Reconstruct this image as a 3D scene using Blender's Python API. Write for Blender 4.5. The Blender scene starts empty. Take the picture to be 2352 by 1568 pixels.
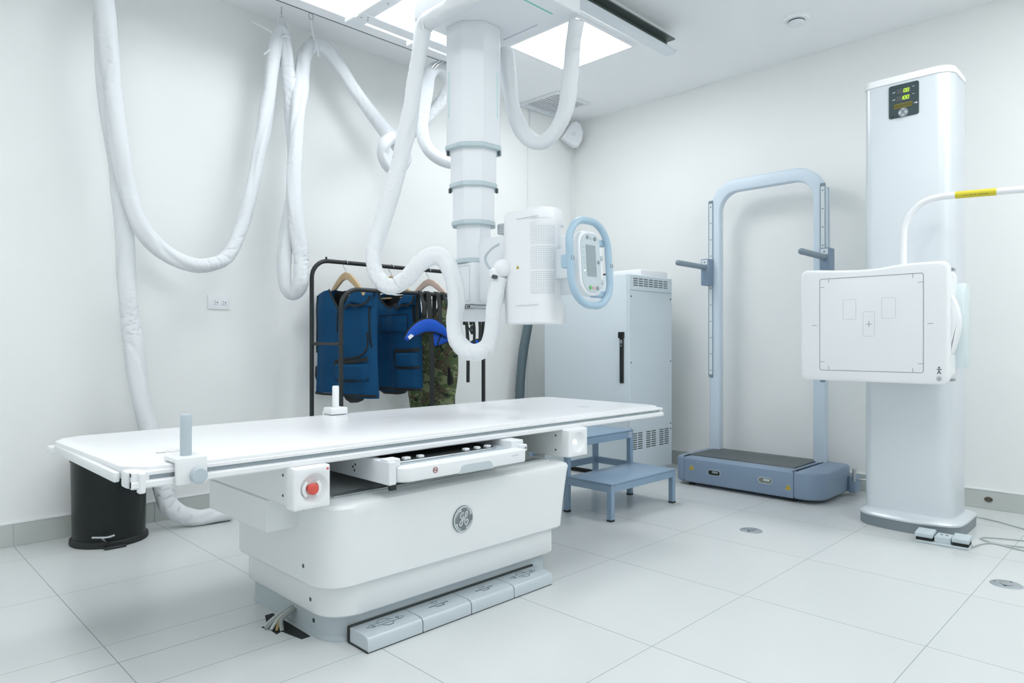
import bpy, bmesh, math, random
from mathutils import Vector, Matrix, noise
random.seed(7)
PI = math.pi
scene = bpy.context.scene
COL = scene.collection

# ------------------------------------------------------------------ materials
MATS = {}
def mat(name, rgb, rough=0.5, metal=0.0, spec=0.5, bump=0.0, bump_scale=200.0, coat=0.0, vary=0.0, vary_scale=4.0):
    if name in MATS: return MATS[name]
    m = bpy.data.materials.new(name); m.use_nodes = True
    nt = m.node_tree; b = nt.nodes['Principled BSDF']
    b.inputs['Base Color'].default_value = (*rgb, 1)
    b.inputs['Roughness'].default_value = rough
    b.inputs['Metallic'].default_value = metal
    b.inputs['Specular IOR Level'].default_value = spec
    b.inputs['Coat Weight'].default_value = coat
    tc = nt.nodes.new('ShaderNodeTexCoord')
    if vary:
        n = nt.nodes.new('ShaderNodeTexNoise'); n.inputs['Scale'].default_value = vary_scale
        n.inputs['Detail'].default_value = 4
        nt.links.new(tc.outputs['Object'], n.inputs['Vector'])
        r = nt.nodes.new('ShaderNodeMix'); r.data_type = 'RGBA'
        r.inputs[6].default_value = (*[c * (1 - vary) for c in rgb], 1)
        r.inputs[7].default_value = (*[min(1, c * (1 + vary)) for c in rgb], 1)
        nt.links.new(n.outputs['Fac'], r.inputs[0]); nt.links.new(r.outputs[2], b.inputs['Base Color'])
    if bump:
        n2 = nt.nodes.new('ShaderNodeTexNoise'); n2.inputs['Scale'].default_value = bump_scale
        nt.links.new(tc.outputs['Object'], n2.inputs['Vector'])
        bp = nt.nodes.new('ShaderNodeBump'); bp.inputs['Strength'].default_value = bump
        bp.inputs['Distance'].default_value = 0.002
        nt.links.new(n2.outputs['Fac'], bp.inputs['Height']); nt.links.new(bp.outputs['Normal'], b.inputs['Normal'])
    MATS[name] = m
    return m

def emit(name, rgb, strength):
    m = bpy.data.materials.new(name); m.use_nodes = True
    b = m.node_tree.nodes['Principled BSDF']
    b.inputs['Base Color'].default_value = (*rgb, 1)
    b.inputs['Emission Color'].default_value = (*rgb, 1)
    b.inputs['Emission Strength'].default_value = strength
    return m

W_WALL = mat('wall_paint', (0.895, 0.91, 0.90), 0.6, spec=0.3, bump=0.05, bump_scale=300, vary=0.01, vary_scale=2)
W_CEIL = mat('ceiling_paint', (0.92, 0.94, 0.955), 0.8, spec=0.2, bump=0.04, bump_scale=250)
W_SKIRT = mat('skirting_tile', (0.55, 0.59, 0.565), 0.35, vary=0.03, vary_scale=3)
M_TABLE = mat('white_laminate', (0.87, 0.885, 0.905), 0.3)
M_SHELL = mat('white_shell_plastic', (0.85, 0.875, 0.89), 0.32, bump=0.02, bump_scale=500)
M_WHITE = mat('white_plastic', (0.86, 0.88, 0.90), 0.35)
M_WHITE2 = mat('cool_white_enamel', (0.82, 0.85, 0.88), 0.4)
M_LGREY = mat('light_grey_plastic', (0.50, 0.57, 0.62), 0.4)
M_GREY = mat('grey_metal_paint', (0.40, 0.46, 0.49), 0.45)
M_PLINTH = mat('grey_plinth', (0.50, 0.565, 0.60), 0.4)
M_DARK = mat('dark_gap', (0.012, 0.016, 0.017), 0.7)
M_RUB = mat('black_rubber', (0.015, 0.02, 0.02), 0.6)
M_STEEL = mat('brushed_steel', (0.55, 0.58, 0.60), 0.3, metal=1.0)
M_ALU = mat('silver_aluminium', (0.72, 0.765, 0.80), 0.36, metal=0.35, spec=0.6)
M_PEDAL = mat('satin_aluminium', (0.60, 0.665, 0.705), 0.36, metal=0.35)
M_SCREW = mat('dark_screw', (0.10, 0.12, 0.13), 0.4, metal=0.6)
M_RED = mat('red_button', (0.72, 0.10, 0.075), 0.3)
M_MARK = mat('grey_ink', (0.09, 0.13, 0.15), 0.6)
M_FAINT = mat('faint_ink', (0.62, 0.66, 0.69), 0.6)
M_MIDINK = mat('mid_ink', (0.25, 0.31, 0.33), 0.6)
M_BLUEGREY = mat('blue_grey_enamel', (0.265, 0.375, 0.50), 0.34, bump=0.03, bump_scale=300)
M_PLAT = mat('slate_blue_plastic', (0.23, 0.31, 0.42), 0.42, bump=0.05, bump_scale=400)
M_ARCH = mat('pale_blue_frame', (0.66, 0.76, 0.85), 0.35)
M_RULER = mat('ruler_white', (0.72, 0.79, 0.82), 0.4)
M_HANDLEB = mat('handle_blue_grey', (0.22, 0.285, 0.34), 0.4)
M_RING = mat('ring_blue', (0.40, 0.56, 0.68), 0.3)
M_CONS = mat('console_grey', (0.56, 0.64, 0.675), 0.4)
M_SCREEN = mat('grey_display_glass', (0.30, 0.36, 0.385), 0.15)
M_BLACKP = mat('black_powder_coat', (0.014, 0.018, 0.019), 0.4)
M_BIN = mat('black_bin_enamel', (0.007, 0.011, 0.011), 0.3, spec=0.35)
M_CAB = mat('cabinet_grey', (0.66, 0.735, 0.78), 0.42, bump=0.03, bump_scale=350)
M_WOOD = mat('pale_wood', (0.56, 0.40, 0.22), 0.45, vary=0.15, vary_scale=14)
M_PINKW = mat('pink_wood', (0.66, 0.50, 0.42), 0.45, vary=0.1, vary_scale=14)
M_NAVY = mat('navy_apron_fabric', (0.003, 0.060, 0.155), 0.7, spec=0.2, bump=0.25, bump_scale=60, vary=0.22, vary_scale=9)
M_LINER = mat('black_lining', (0.008, 0.011, 0.012), 0.7, bump=0.2, bump_scale=80)
M_BLUE = mat('royal_blue_vinyl', (0.006, 0.085, 0.52), 0.45, spec=0.3, bump=0.2, bump_scale=50)
M_SKYB = mat('sky_blue_trim', (0.10, 0.33, 0.75), 0.5)
M_WEB = mat('black_webbing', (0.012, 0.016, 0.016), 0.7, bump=0.3, bump_scale=500)
M_SLEEVE = mat('white_sleeve_fabric', (0.77, 0.80, 0.825), 0.62, spec=0.3, bump=0.2, bump_scale=30)
M_CORD = mat('white_cord', (0.82, 0.85, 0.87), 0.5)
M_YEL = mat('warning_yellow', (0.80, 0.58, 0.03), 0.45)
M_YLAB = mat('yellow_label', (0.66, 0.57, 0.03), 0.5)
M_COND = mat('grey_conduit_plastic', (0.10, 0.145, 0.17), 0.4)
M_DISP = mat('dark_display_panel', (0.035, 0.062, 0.068), 0.3)
M_OLIVE = mat('olive_lens', (0.10, 0.09, 0.012), 0.3)
M_AMBER = mat('amber_frame', (0.24, 0.19, 0.03), 0.4)
M_DIGIT = emit('green_digit', (0.40, 0.72, 0.02), 0.8)
M_GREENB = mat('green_key', (0.16, 0.46, 0.15), 0.4)
M_PINKB = mat('pink_key', (0.72, 0.45, 0.50), 0.4)
M_GREYB = mat('grey_key', (0.28, 0.32, 0.34), 0.4)
M_GREEN = mat('green_stripe', (0.20, 0.62, 0.50), 0.5)
M_LILAC = mat('lilac_stripe', (0.55, 0.50, 0.66), 0.5)
M_MINT = mat('mint_stripe', (0.60, 0.82, 0.80), 0.5)
M_CABLEB = mat('grey_cable', (0.30, 0.34, 0.33), 0.5)
M_CABLEW = mat('pale_cable', (0.50, 0.54, 0.54), 0.5)
M_LENS = mat('white_dome', (0.86, 0.88, 0.88), 0.2)
M_VENT = mat('vent_grey', (0.72, 0.78, 0.83), 0.6)
M_PANEL = emit('led_panel', (0.965, 0.979, 0.99), 13.9)
M_DRK = mat('rail_channel', (0.15, 0.18, 0.175), 0.45, metal=0.3)
M_INNER = mat('inner_plate_grey', (0.58, 0.63, 0.63), 0.45)
M_LAMP = emit('indicator_lamp', (1.0, 1.0, 1.0), 2.0)

def camo():
    m = bpy.data.materials.new('woodland_camouflage'); m.use_nodes = True
    nt = m.node_tree; b = nt.nodes['Principled BSDF']; b.inputs['Roughness'].default_value = 0.75
    tc = nt.nodes.new('ShaderNodeTexCoord')
    mp = nt.nodes.new('ShaderNodeMapping'); mp.inputs['Scale'].default_value = (1, 0.75, 1.5)
    nt.links.new(tc.outputs['Object'], mp.inputs['Vector'])
    prev = (0.075, 0.115, 0.045)
    last = None
    for k, (col, lo, sc) in enumerate((((0.21, 0.24, 0.12), 0.51, 13), ((0.095, 0.075, 0.045), 0.56, 12), ((0.012, 0.016, 0.011), 0.62, 17))):
        n = nt.nodes.new('ShaderNodeTexNoise'); n.inputs['Scale'].default_value = sc
        n.inputs['Detail'].default_value = 2.5; n.inputs['Distortion'].default_value = 1.2
        mv = nt.nodes.new('ShaderNodeMapping'); mv.inputs['Location'].default_value = (k * 3.7, k * 1.3, k * 5.1)
        nt.links.new(mp.outputs['Vector'], mv.inputs['Vector']); nt.links.new(mv.outputs['Vector'], n.inputs['Vector'])
        r = nt.nodes.new('ShaderNodeMapRange'); r.inputs['From Min'].default_value = lo; r.inputs['From Max'].default_value = lo + 0.02
        nt.links.new(n.outputs['Fac'], r.inputs['Value'])
        mx = nt.nodes.new('ShaderNodeMix'); mx.data_type = 'RGBA'
        mx.inputs[7].default_value = (*col, 1)
        if last is None: mx.inputs[6].default_value = (*prev, 1)
        else: nt.links.new(last.outputs[2], mx.inputs[6])
        nt.links.new(r.outputs['Result'], mx.inputs[0]); last = mx
    nt.links.new(last.outputs[2], b.inputs['Base Color'])
    return m
M_CAMO = camo()

def floor_mat():
    m = bpy.data.materials.new('floor_tiles'); m.use_nodes = True
    nt = m.node_tree; b = nt.nodes['Principled BSDF']; L = nt.links.new
    tc = nt.nodes.new('ShaderNodeTexCoord'); sp = nt.nodes.new('ShaderNodeSeparateXYZ')
    L(tc.outputs['Object'], sp.inputs[0])
    def M(op, a, c=None):
        n = nt.nodes.new('ShaderNodeMath'); n.operation = op
        for i, v in enumerate((a, c)):
            if v is None: continue
            if isinstance(v, (int, float)): n.inputs[i].default_value = v
            else: L(v, n.inputs[i])
        return n.outputs[0]
    X, Y = sp.outputs['X'], sp.outputs['Y']
    gx = M('LESS_THAN', M('PINGPONG', X, 0.3), 0.0016)
    gy = M('LESS_THAN', M('PINGPONG', M('ADD', Y, 0.012), 0.3), 0.0013)
    left = M('LESS_THAN', X, 1.09)
    c1 = M('MULTIPLY', M('LESS_THAN', M('ABSOLUTE', M('SUBTRACT', Y, 2.235)), 0.002), left)
    c2 = M('MULTIPLY', M('LESS_THAN', M('ABSOLUTE', M('SUBTRACT', Y, 2.03)), 0.0016), left)
    g = M('MAXIMUM', M('MAXIMUM', gx, gy), M('MAXIMUM', c1, c2))
    wn = nt.nodes.new('ShaderNodeTexWhiteNoise'); cb = nt.nodes.new('ShaderNodeCombineXYZ')
    L(M('FLOOR', M('DIVIDE', X, 0.6)), cb.inputs[0]); L(M('FLOOR', M('DIVIDE', M('ADD', Y, 0.012), 0.6)), cb.inputs[1])
    L(cb.outputs[0], wn.inputs['Vector'])
    ns = nt.nodes.new('ShaderNodeTexNoise'); ns.inputs['Scale'].default_value = 3.0; ns.inputs['Detail'].default_value = 5
    L(tc.outputs['Object'], ns.inputs['Vector'])
    f = M('ADD', M('MULTIPLY', wn.outputs['Value'], 0.4), M('MULTIPLY', ns.outputs['Fac'], 0.6))
    mx = nt.nodes.new('ShaderNodeMix'); mx.data_type = 'RGBA'
    mx.inputs[6].default_value = (0.655, 0.685, 0.685, 1); mx.inputs[7].default_value = (0.695, 0.72, 0.72, 1)
    L(f, mx.inputs[0])
    m2 = nt.nodes.new('ShaderNodeMix'); m2.data_type = 'RGBA'; m2.inputs[7].default_value = (0.36, 0.40, 0.40, 1)
    L(mx.outputs[2], m2.inputs[6]); L(g, m2.inputs[0]); L(m2.outputs[2], b.inputs['Base Color'])
    b.inputs['Roughness'].default_value = 0.24; b.inputs['Specular IOR Level'].default_value = 0.45
    return m
W_FLOOR = floor_mat()

# ------------------------------------------------------------------ mesh helpers
def merge(dst, src):
    me = bpy.data.meshes.new('tmp'); src.to_mesh(me); src.free()
    dst.from_mesh(me); bpy.data.meshes.remove(me)

def new(): return bmesh.new()

def box(bm, x0, x1, y0, y1, z0, z1, bev=0.0, seg=2, M=None):
    t = bmesh.new()
    bmesh.ops.create_cube(t, size=1.0)
    for v in t.verts:
        v.co = Vector(((x0 + x1) / 2 + v.co.x * (x1 - x0), (y0 + y1) / 2 + v.co.y * (y1 - y0), (z0 + z1) / 2 + v.co.z * (z1 - z0)))
    if bev > 0:
        bmesh.ops.bevel(t, geom=list(t.edges), offset=bev, segments=seg, profile=0.5, affect='EDGES')
    if M is not None: bmesh.ops.transform(t, matrix=M, verts=t.verts)
    merge(bm, t); return bm

def B(*a, **k): return box(new(), *a, **k)

def rrect(x0, x1, y0, y1, r, n=6):
    """rounded rectangle outline, ccw; r one radius or (r00,r10,r11,r01)"""
    rs = r if isinstance(r, (tuple, list)) else (r,) * 4
    out = []
    for (cx, cy, sx, sy, a0, rr) in ((x0, y0, 1, 1, PI, rs[0]), (x1, y0, -1, 1, 1.5 * PI, rs[1]), (x1, y1, -1, -1, 0, rs[2]), (x0, y1, 1, -1, 0.5 * PI, rs[3])):
        if rr <= 1e-6: out.append((cx, cy)); continue
        ox, oy = cx + sx * rr, cy + sy * rr
        for i in range(n + 1):
            a = a0 + 0.5 * PI * i / n
            out.append((ox + rr * math.cos(a), oy + rr * math.sin(a)))
    return out

def prism(bm, pts, lo, hi, axis='z', bev=0.0, seg=2, M=None, taper=None):
    """extrude a 2-D outline along an axis. axis z: (x,y); x: (y,z); y: (x,z)"""
    t = bmesh.new()
    def P(p, h):
        if axis == 'z': return (p[0], p[1], h)
        if axis == 'x': return (h, p[0], p[1])
        return (p[0], h, p[1])
    cx = sum(p[0] for p in pts) / len(pts); cy = sum(p[1] for p in pts) / len(pts)
    a = [t.verts.new(P(p, lo)) for p in pts]
    tp = pts if taper is None else [(cx + (p[0] - cx) * taper, cy + (p[1] - cy) * taper) for p in pts]
    b = [t.verts.new(P(p, hi)) for p in tp]
    n = len(pts)
    f0 = t.faces.new(a[::-1]); f1 = t.faces.new(b)
    for i in range(n): t.faces.new((a[i], a[(i + 1) % n], b[(i + 1) % n], b[i]))
    bmesh.ops.recalc_face_normals(t, faces=t.faces)
    if bev > 0:
        es = set(f0.edges) | set(f1.edges)
        bmesh.ops.bevel(t, geom=list(es), offset=bev, segments=seg, profile=0.5, affect='EDGES')
    if M is not None: bmesh.ops.transform(t, matrix=M, verts=t.verts)
    merge(bm, t); return bm

def lathe(bm, prof, c, axis='z', seg=28, sx=1.0, sy=1.0, M=None):
    """profile (r,h) revolved about an axis through c"""
    t = bmesh.new(); rings = []
    for r, h in prof:
        ring = []
        for i in range(seg):
            a = 2 * PI * i / seg
            u, v = r * math.cos(a) * sx, r * math.sin(a) * sy
            p = {'z': (u, v, h), 'x': (h, u, v), 'y': (u, h, v)}[axis]
            ring.append(t.verts.new((c[0] + p[0], c[1] + p[1], c[2] + p[2])))
        rings.append(ring)
    for k in range(len(rings) - 1):
        for i in range(seg):
            t.faces.new((rings[k][i], rings[k][(i + 1) % seg], rings[k + 1][(i + 1) % seg], rings[k + 1][i]))
    if prof[0][0] > 1e-6: t.faces.new(rings[0][::-1])
    if prof[-1][0] > 1e-6: t.faces.new(rings[-1])
    bmesh.ops.remove_doubles(t, verts=t.verts, dist=1e-6)
    bmesh.ops.recalc_face_normals(t, faces=t.faces)
    if M is not None: bmesh.ops.transform(t, matrix=M, verts=t.verts)
    merge(bm, t); return bm

def cyl(bm, c, r, h, axis='z', seg=24, bev=0.0, M=None):
    b = min(bev, r * 0.6, h * 0.4)
    prof = [(0, 0), (r - b, 0), (r, b), (r, h - b), (r - b, h), (0, h)] if b > 0 else [(0, 0), (r, 0), (r, h), (0, h)]
    return lathe(bm, prof, c, axis, seg, M=M)

def catmull(pts, step):
    P = [Vector(p) for p in pts]; out = []
    for i in range(len(P) - 1):
        p0 = P[i - 1] if i else P[0] * 2 - P[1]
        p1, p2 = P[i], P[i + 1]
        p3 = P[i + 2] if i + 2 < len(P) else P[-1] * 2 - P[-2]
        n = max(1, int(math.ceil((p2 - p1).length / step)))
        for k in range(n):
            t = k / n
            out.append(0.5 * ((2 * p1) + (p2 - p0) * t + (2 * p0 - 5 * p1 + 4 * p2 - p3) * t * t + (3 * p1 - p0 - 3 * p2 + p3) * t ** 3))
    out.append(P[-1]); return out

def sweep(bm, pts, rad, seg=12, step=0.02, smooth=True, cap=True, rfn=None, flat=1.0, up=None):
    """tube along pts. rfn(s, a, curv_dir) scales the radius; flat squashes along 2nd axis"""
    path = catmull(pts, step) if smooth else [Vector(p) for p in pts]
    n = len(path); T = []
    for i in range(n):
        d = path[min(i + 1, n - 1)] - path[max(i - 1, 0)]
        T.append(d.normalized())
    ref = Vector(up) if up else (Vector((0, 0, 1)) if abs(T[0].z) < 0.9 else Vector((0.7, -0.7, 0)))
    N = (ref - T[0] * ref.dot(T[0])).normalized()
    t = bmesh.new(); rings = []; s = 0.0
    for i in range(n):
        if i:
            s += (path[i] - path[i - 1]).length
            N = (N - T[i] * N.dot(T[i])).normalized()
        Bn = T[i].cross(N)
        r0 = rad(s) if callable(rad) else rad
        ring = []
        for k in range(seg):
            a = 2 * PI * k / seg
            d = N * math.cos(a) + Bn * math.sin(a) * flat
            r = r0 * (rfn(s, a, path[i], d, i, n) if rfn else 1.0)
            ring.append(t.verts.new(path[i] + d * r))
        rings.append(ring)
    for k in range(n - 1):
        for i in range(seg):
            t.faces.new((rings[k][i], rings[k][(i + 1) % seg], rings[k + 1][(i + 1) % seg], rings[k + 1][i]))
    if cap:
        t.faces.new(rings[0][::-1]); t.faces.new(rings[-1])
    bmesh.ops.recalc_face_normals(t, faces=t.faces)
    merge(bm, t); return bm

def loop_tube(bm, pts, rad, seg=12):
    """closed tube through pts (already dense)"""
    P = [Vector(p) for p in pts]; n = len(P); t = bmesh.new(); rings = []
    c = sum(P, Vector()) / n
    nrm = sum(((P[i] - c).cross(P[(i + 1) % n] - c) for i in range(n)), Vector()).normalized()
    for i in range(n):
        T = (P[(i + 1) % n] - P[i - 1]).normalized(); N = nrm; Bn = T.cross(N).normalized()
        rings.append([t.verts.new(P[i] + (N * math.cos(2 * PI * k / seg) + Bn * math.sin(2 * PI * k / seg)) * rad) for k in range(seg)])
    for k in range(n):
        for i in range(seg):
            t.faces.new((rings[k][i], rings[k][(i + 1) % seg], rings[(k + 1) % n][(i + 1) % seg], rings[(k + 1) % n][i]))
    bmesh.ops.recalc_face_normals(t, faces=t.faces)
    merge(bm, t); return bm

def ribbon(bm, pts, w, mp, th=0.001, closed=False, base=0.0):
    """flat stroke of width w through 2-D pts, raised th; mp(u,v,h)->xyz"""
    t = bmesh.new(); n = len(pts); P = [Vector((p[0], p[1])) for p in pts]
    wf = w if callable(w) else (lambda q: w)
    L, R = [], []
    for i in range(n):
        if closed: d = P[(i + 1) % n] - P[i - 1]
        else: d = P[min(i + 1, n - 1)] - P[max(i - 1, 0)]
        if d.length < 1e-9: d = Vector((1, 0))
        d.normalize(); nn = Vector((-d.y, d.x)) * wf(i / max(1, n - 1)) / 2
        L.append(P[i] + nn); R.append(P[i] - nn)
    vs = []
    for i in range(n):
        vs.append([t.verts.new(mp(L[i].x, L[i].y, base)), t.verts.new(mp(R[i].x, R[i].y, base)),
                   t.verts.new(mp(R[i].x, R[i].y, base + th)), t.verts.new(mp(L[i].x, L[i].y, base + th))])
    m = n if closed else n - 1
    for i in range(m):
        a, b = vs[i], vs[(i + 1) % n]
        for k in range(4): t.faces.new((a[k], a[(k + 1) % 4], b[(k + 1) % 4], b[k]))
    if not closed:
        t.faces.new(vs[0]); t.faces.new(vs[-1][::-1])
    bmesh.ops.recalc_face_normals(t, faces=t.faces)
    merge(bm, t); return bm

def c2(pts, step=0.02):
    return [(p.x, p.y) for p in catmull([(a, b, 0) for a, b in pts], step)]

def arc(cx, cy, r, a0, a1, n=16, ry=None):
    ry = ry or r
    return [(cx + r * math.cos(a0 + (a1 - a0) * i / n), cy + ry * math.sin(a0 + (a1 - a0) * i / n)) for i in range(n + 1)]

def pad(bm, pts, mp, th):
    """flat filled outline with thickness on a mapped surface"""
    t = bmesh.new()
    a = [t.verts.new(mp(p[0], p[1], 0)) for p in pts]; b = [t.verts.new(mp(p[0], p[1], th)) for p in pts]
    n = len(pts)
    t.faces.new(a[::-1]); t.faces.new(b)
    for i in range(n): t.faces.new((a[i], a[(i + 1) % n], b[(i + 1) % n], b[i]))
    bmesh.ops.recalc_face_normals(t, faces=t.faces)
    merge(bm, t); return bm

# ------------------------------------------------------------------ objects
SPLIT = {'bolt', 'screw', 'trolley', 'stripe', 'stop_slot', 'gauge_window', 'seam', 'knob', 'tray_carrier', 'cassette_clamp', 'guide_track', 'edge_line', 'foot_cap', 'peg', 'tail', 'cord', 'bracket', 'track_line', 'corner_gap', 'release_latch', 'foot', 'button_guard', 'soft_key', 'centring_mark', 'chamber_marks', 'slot', 'end_cap', 'scale_mark'}
def islands(bm):
    bm.verts.ensure_lookup_table(); seen = set(); out = []
    for v in bm.verts:
        if v in seen: continue
        st = [v]; seen.add(v); comp = []
        while st:
            q = st.pop(); comp.append(q)
            for e in q.link_edges:
                o = e.other_vert(q)
                if o not in seen: seen.add(o); st.append(o)
        out.append(comp)
    return out
def link(name, bm, m, parent=None, label=None, ang=35):
    if name in SPLIT:
        parts = islands(bm)
        if len(parts) > 1:
            res = None
            for comp in parts:
                t = bmesh.new(); mp = {v: t.verts.new(v.co) for v in comp}
                for f in {f for v in comp for f in v.link_faces}: t.faces.new([mp[v] for v in f.verts])
                o = link_one(name, t, m, parent, label, ang); res = res or o
            bm.free(); return res
    return link_one(name, bm, m, parent, label, ang)
def link_one(name, bm, m, parent=None, label=None, ang=35):
    me = bpy.data.meshes.new(name); bm.to_mesh(me); bm.free()
    for p in me.polygons: p.use_smooth = True
    me.set_sharp_from_angle(angle=math.radians(ang))
    me.materials.append(m)
    o = bpy.data.objects.new(name, me); COL.objects.link(o)
    if parent is not None:
        o.parent = parent
        o.matrix_parent_inverse = Matrix.Translation(-Vector(parent.location)) if parent.type == 'EMPTY' else Matrix()
    if label: o['label'] = label
    return o

def thing(name, label, cat, loc, group=None):
    o = bpy.data.objects.new(name, None); COL.objects.link(o)
    o.empty_display_size = 0.1; o.location = loc
    o['label'] = label; o['category'] = cat
    if group: o['group'] = group
    return o

def tag(o, label, cat, group=None):
    o['label'] = label; o['category'] = cat
    if group: o['group'] = group
    return o

def struct(name, bm, m, parent=None):
    o = link(name, bm, m, parent); o['kind'] = 'structure'; return o

def dup(root, off, label=None, group=None):
    r = root.copy(); COL.objects.link(r); r.location = Vector(root.location) + Vector(off)
    if label: r['label'] = label
    if group: r['group'] = group
    for ch in list(root.children):
        c = ch.copy(); COL.objects.link(c); c.parent = r; c.matrix_parent_inverse = ch.matrix_parent_inverse.copy()
        for g in list(ch.children):
            d = g.copy(); COL.objects.link(d); d.parent = c; d.matrix_parent_inverse = g.matrix_parent_inverse.copy()
    return r

mY = lambda y0: (lambda u, v, h: (u, y0 - h, v))          # drawing plane facing -Y, u along X
mX = lambda x0: (lambda u, v, h: (x0 - h, u, v))          # drawing plane facing -X, u along Y
mZ = lambda z0: (lambda u, v, h: (u, v, z0 + h))

def emblem(parent, cx, cz, r, mk, plate, ink, ring, nm='emblem'):
    """round company badge: disc, rim, four curls and a script monogram. mk(u,v,h)->xyz in metres about the centre"""
    bm = new(); pad(bm, [(r * math.cos(2 * PI * i / 40), r * math.sin(2 * PI * i / 40)) for i in range(40)], mk, 0.004)
    e = link(nm, bm, plate, parent)
    bm = new()
    ribbon(bm, [(0.92 * r * math.cos(2 * PI * i / 48), 0.92 * r * math.sin(2 * PI * i / 48)) for i in range(48)], 0.10 * r, mk, 0.002, True, 0.004)
    for q in range(4):
        a0 = q * PI / 2 + 0.35
        pts = arc(0, 0, 0.78 * r, a0, a0 + 0.95, 12)
        ribbon(bm, pts, lambda t: 0.03 * r + 0.10 * r * (1 - t), mk, 0.002, False, 0.004)
        pts = [(0.76 * r * math.cos(a0), 0.76 * r * math.sin(a0)), (0.66 * r * math.cos(a0 + 0.18), 0.66 * r * math.sin(a0 + 0.18))]
        ribbon(bm, pts, 0.07 * r, mk, 0.002, False, 0.004)
    g = c2([(0.0, 0.42), (-0.1, 0.5), (-0.24, 0.46), (-0.33, 0.3), (-0.3, 0.12), (-0.19, 0.06), (-0.09, 0.16), (-0.05, 0.34), (-0.06, 0.46), (-0.06, 0.2), (-0.1, -0.15), (-0.2, -0.4), (-0.33, -0.46), (-0.4, -0.34), (-0.33, -0.18), (-0.18, -0.06), (0.04, 0.03)], 0.04)
    e2 = c2([(0.04, 0.03), (0.2, 0.14), (0.33, 0.32), (0.36, 0.46), (0.27, 0.53), (0.17, 0.4), (0.13, 0.2), (0.1, -0.06), (0.11, -0.32), (0.22, -0.46), (0.37, -0.4), (0.44, -0.22), (0.37, -0.08), (0.26, -0.12), (0.25, -0.24)], 0.04)
    for s in (g, e2): ribbon(bm, [(u * r, v * r) for u, v in s], 0.085 * r, mk, 0.002, False, 0.004)
    ribbon(bm, [(0.13 * r, 0.16 * r), (0.30 * r, 0.12 * r)], 0.07 * r, mk, 0.002, False, 0.004)
    link('monogram', bm, ink, e)
    return e

def tri_sign(parent, mk, cu, cv, s, nm='warning_sticker'):
    bm = new(); pad(bm, [(cu - s / 2, cv - s * 0.43), (cu + s / 2, cv - s * 0.43), (cu, cv + s * 0.43)], mk, 0.0015)
    o = link(nm, bm, M_YEL, parent, 'small yellow triangular warning sticker')
    bm = new()
    ribbon(bm, [(cu - s * .36, cv - s * .34), (cu + s * .36, cv - s * .34), (cu, cv + s * .30)], s * 0.06, mk, 0.0006, True, 0.0015)
    ribbon(bm, [(cu - s * .12, cv - s * .2), (cu + s * .1, cv - s * .05)], s * 0.12, mk, 0.0006, False, 0.0015)
    link('symbol', bm, M_RUB, o)
    return o

# measured paths of hoses and bars (metres)
FLOORP = [(0.934,3.700,2.707),(0.930,3.700,2.538),(0.934,3.700,2.310),(0.956,3.700,2.064),(0.986,3.700,1.860),(1.009,3.700,1.652),(1.023,3.700,1.441),(1.032,3.700,1.229),(1.048,3.700,1.016),(1.068,3.690,0.801),(1.091,3.680,0.629),(1.120,3.670,0.499),(1.148,3.650,0.346),(1.176,3.640,0.208),(1.199,3.640,0.133),(1.247,3.630,0.076),(1.329,3.620,0.040),(1.413,3.610,0.040),(1.495,3.600,0.040)]
LOOPS = [(0.882,3.580,2.641),(0.905,3.584,2.530),(0.920,3.589,2.375),(0.936,3.593,2.197),(0.955,3.598,1.998),(0.982,3.602,1.799),(1.021,3.607,1.619),(1.070,3.611,1.490),(1.161,3.616,1.393),(1.265,3.620,1.342),(1.374,3.624,1.335),(1.488,3.629,1.391),(1.565,3.633,1.538),(1.619,3.638,1.735),(1.670,3.642,1.959),(1.712,3.647,2.185),(1.745,3.651,2.413),(1.775,3.656,2.594),(1.808,3.660,2.699),(1.834,3.650,2.610),(1.848,3.639,2.413),(1.861,3.630,2.191),(1.870,3.621,1.968),(1.856,3.614,1.767),(1.821,3.608,1.565),(1.798,3.604,1.391),(1.807,3.601,1.258),(1.851,3.600,1.211),(1.865,3.531,1.269),(1.867,3.534,1.415),(1.838,3.538,1.583),(1.825,3.544,1.776),(1.839,3.551,1.998),(1.862,3.560,2.224),(1.923,3.639,2.458),(1.955,3.650,2.609),(2.025,3.660,2.691),(2.095,3.647,2.675),(2.163,3.635,2.601),(2.251,3.622,2.490),(2.367,3.610,2.369),(2.487,3.597,2.257),(2.490,3.484,2.153),(2.530,3.472,2.085),(2.472,3.459,2.010),(2.390,3.447,2.012),(2.347,3.434,2.069),(2.360,3.421,2.140),(2.507,3.509,2.224),(2.598,3.496,2.268),(2.675,3.484,2.329),(2.742,3.471,2.417),(2.825,3.459,2.519),(2.874,3.446,2.607),(2.841,3.433,2.675),(2.759,3.421,2.696),(2.685,3.408,2.644),(2.644,3.396,2.534),(2.611,3.383,2.386),(2.588,3.370,2.257),(2.605,3.358,2.164),(2.663,3.345,2.105),(2.765,3.333,2.081),(2.918,3.320,2.102)]
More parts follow.
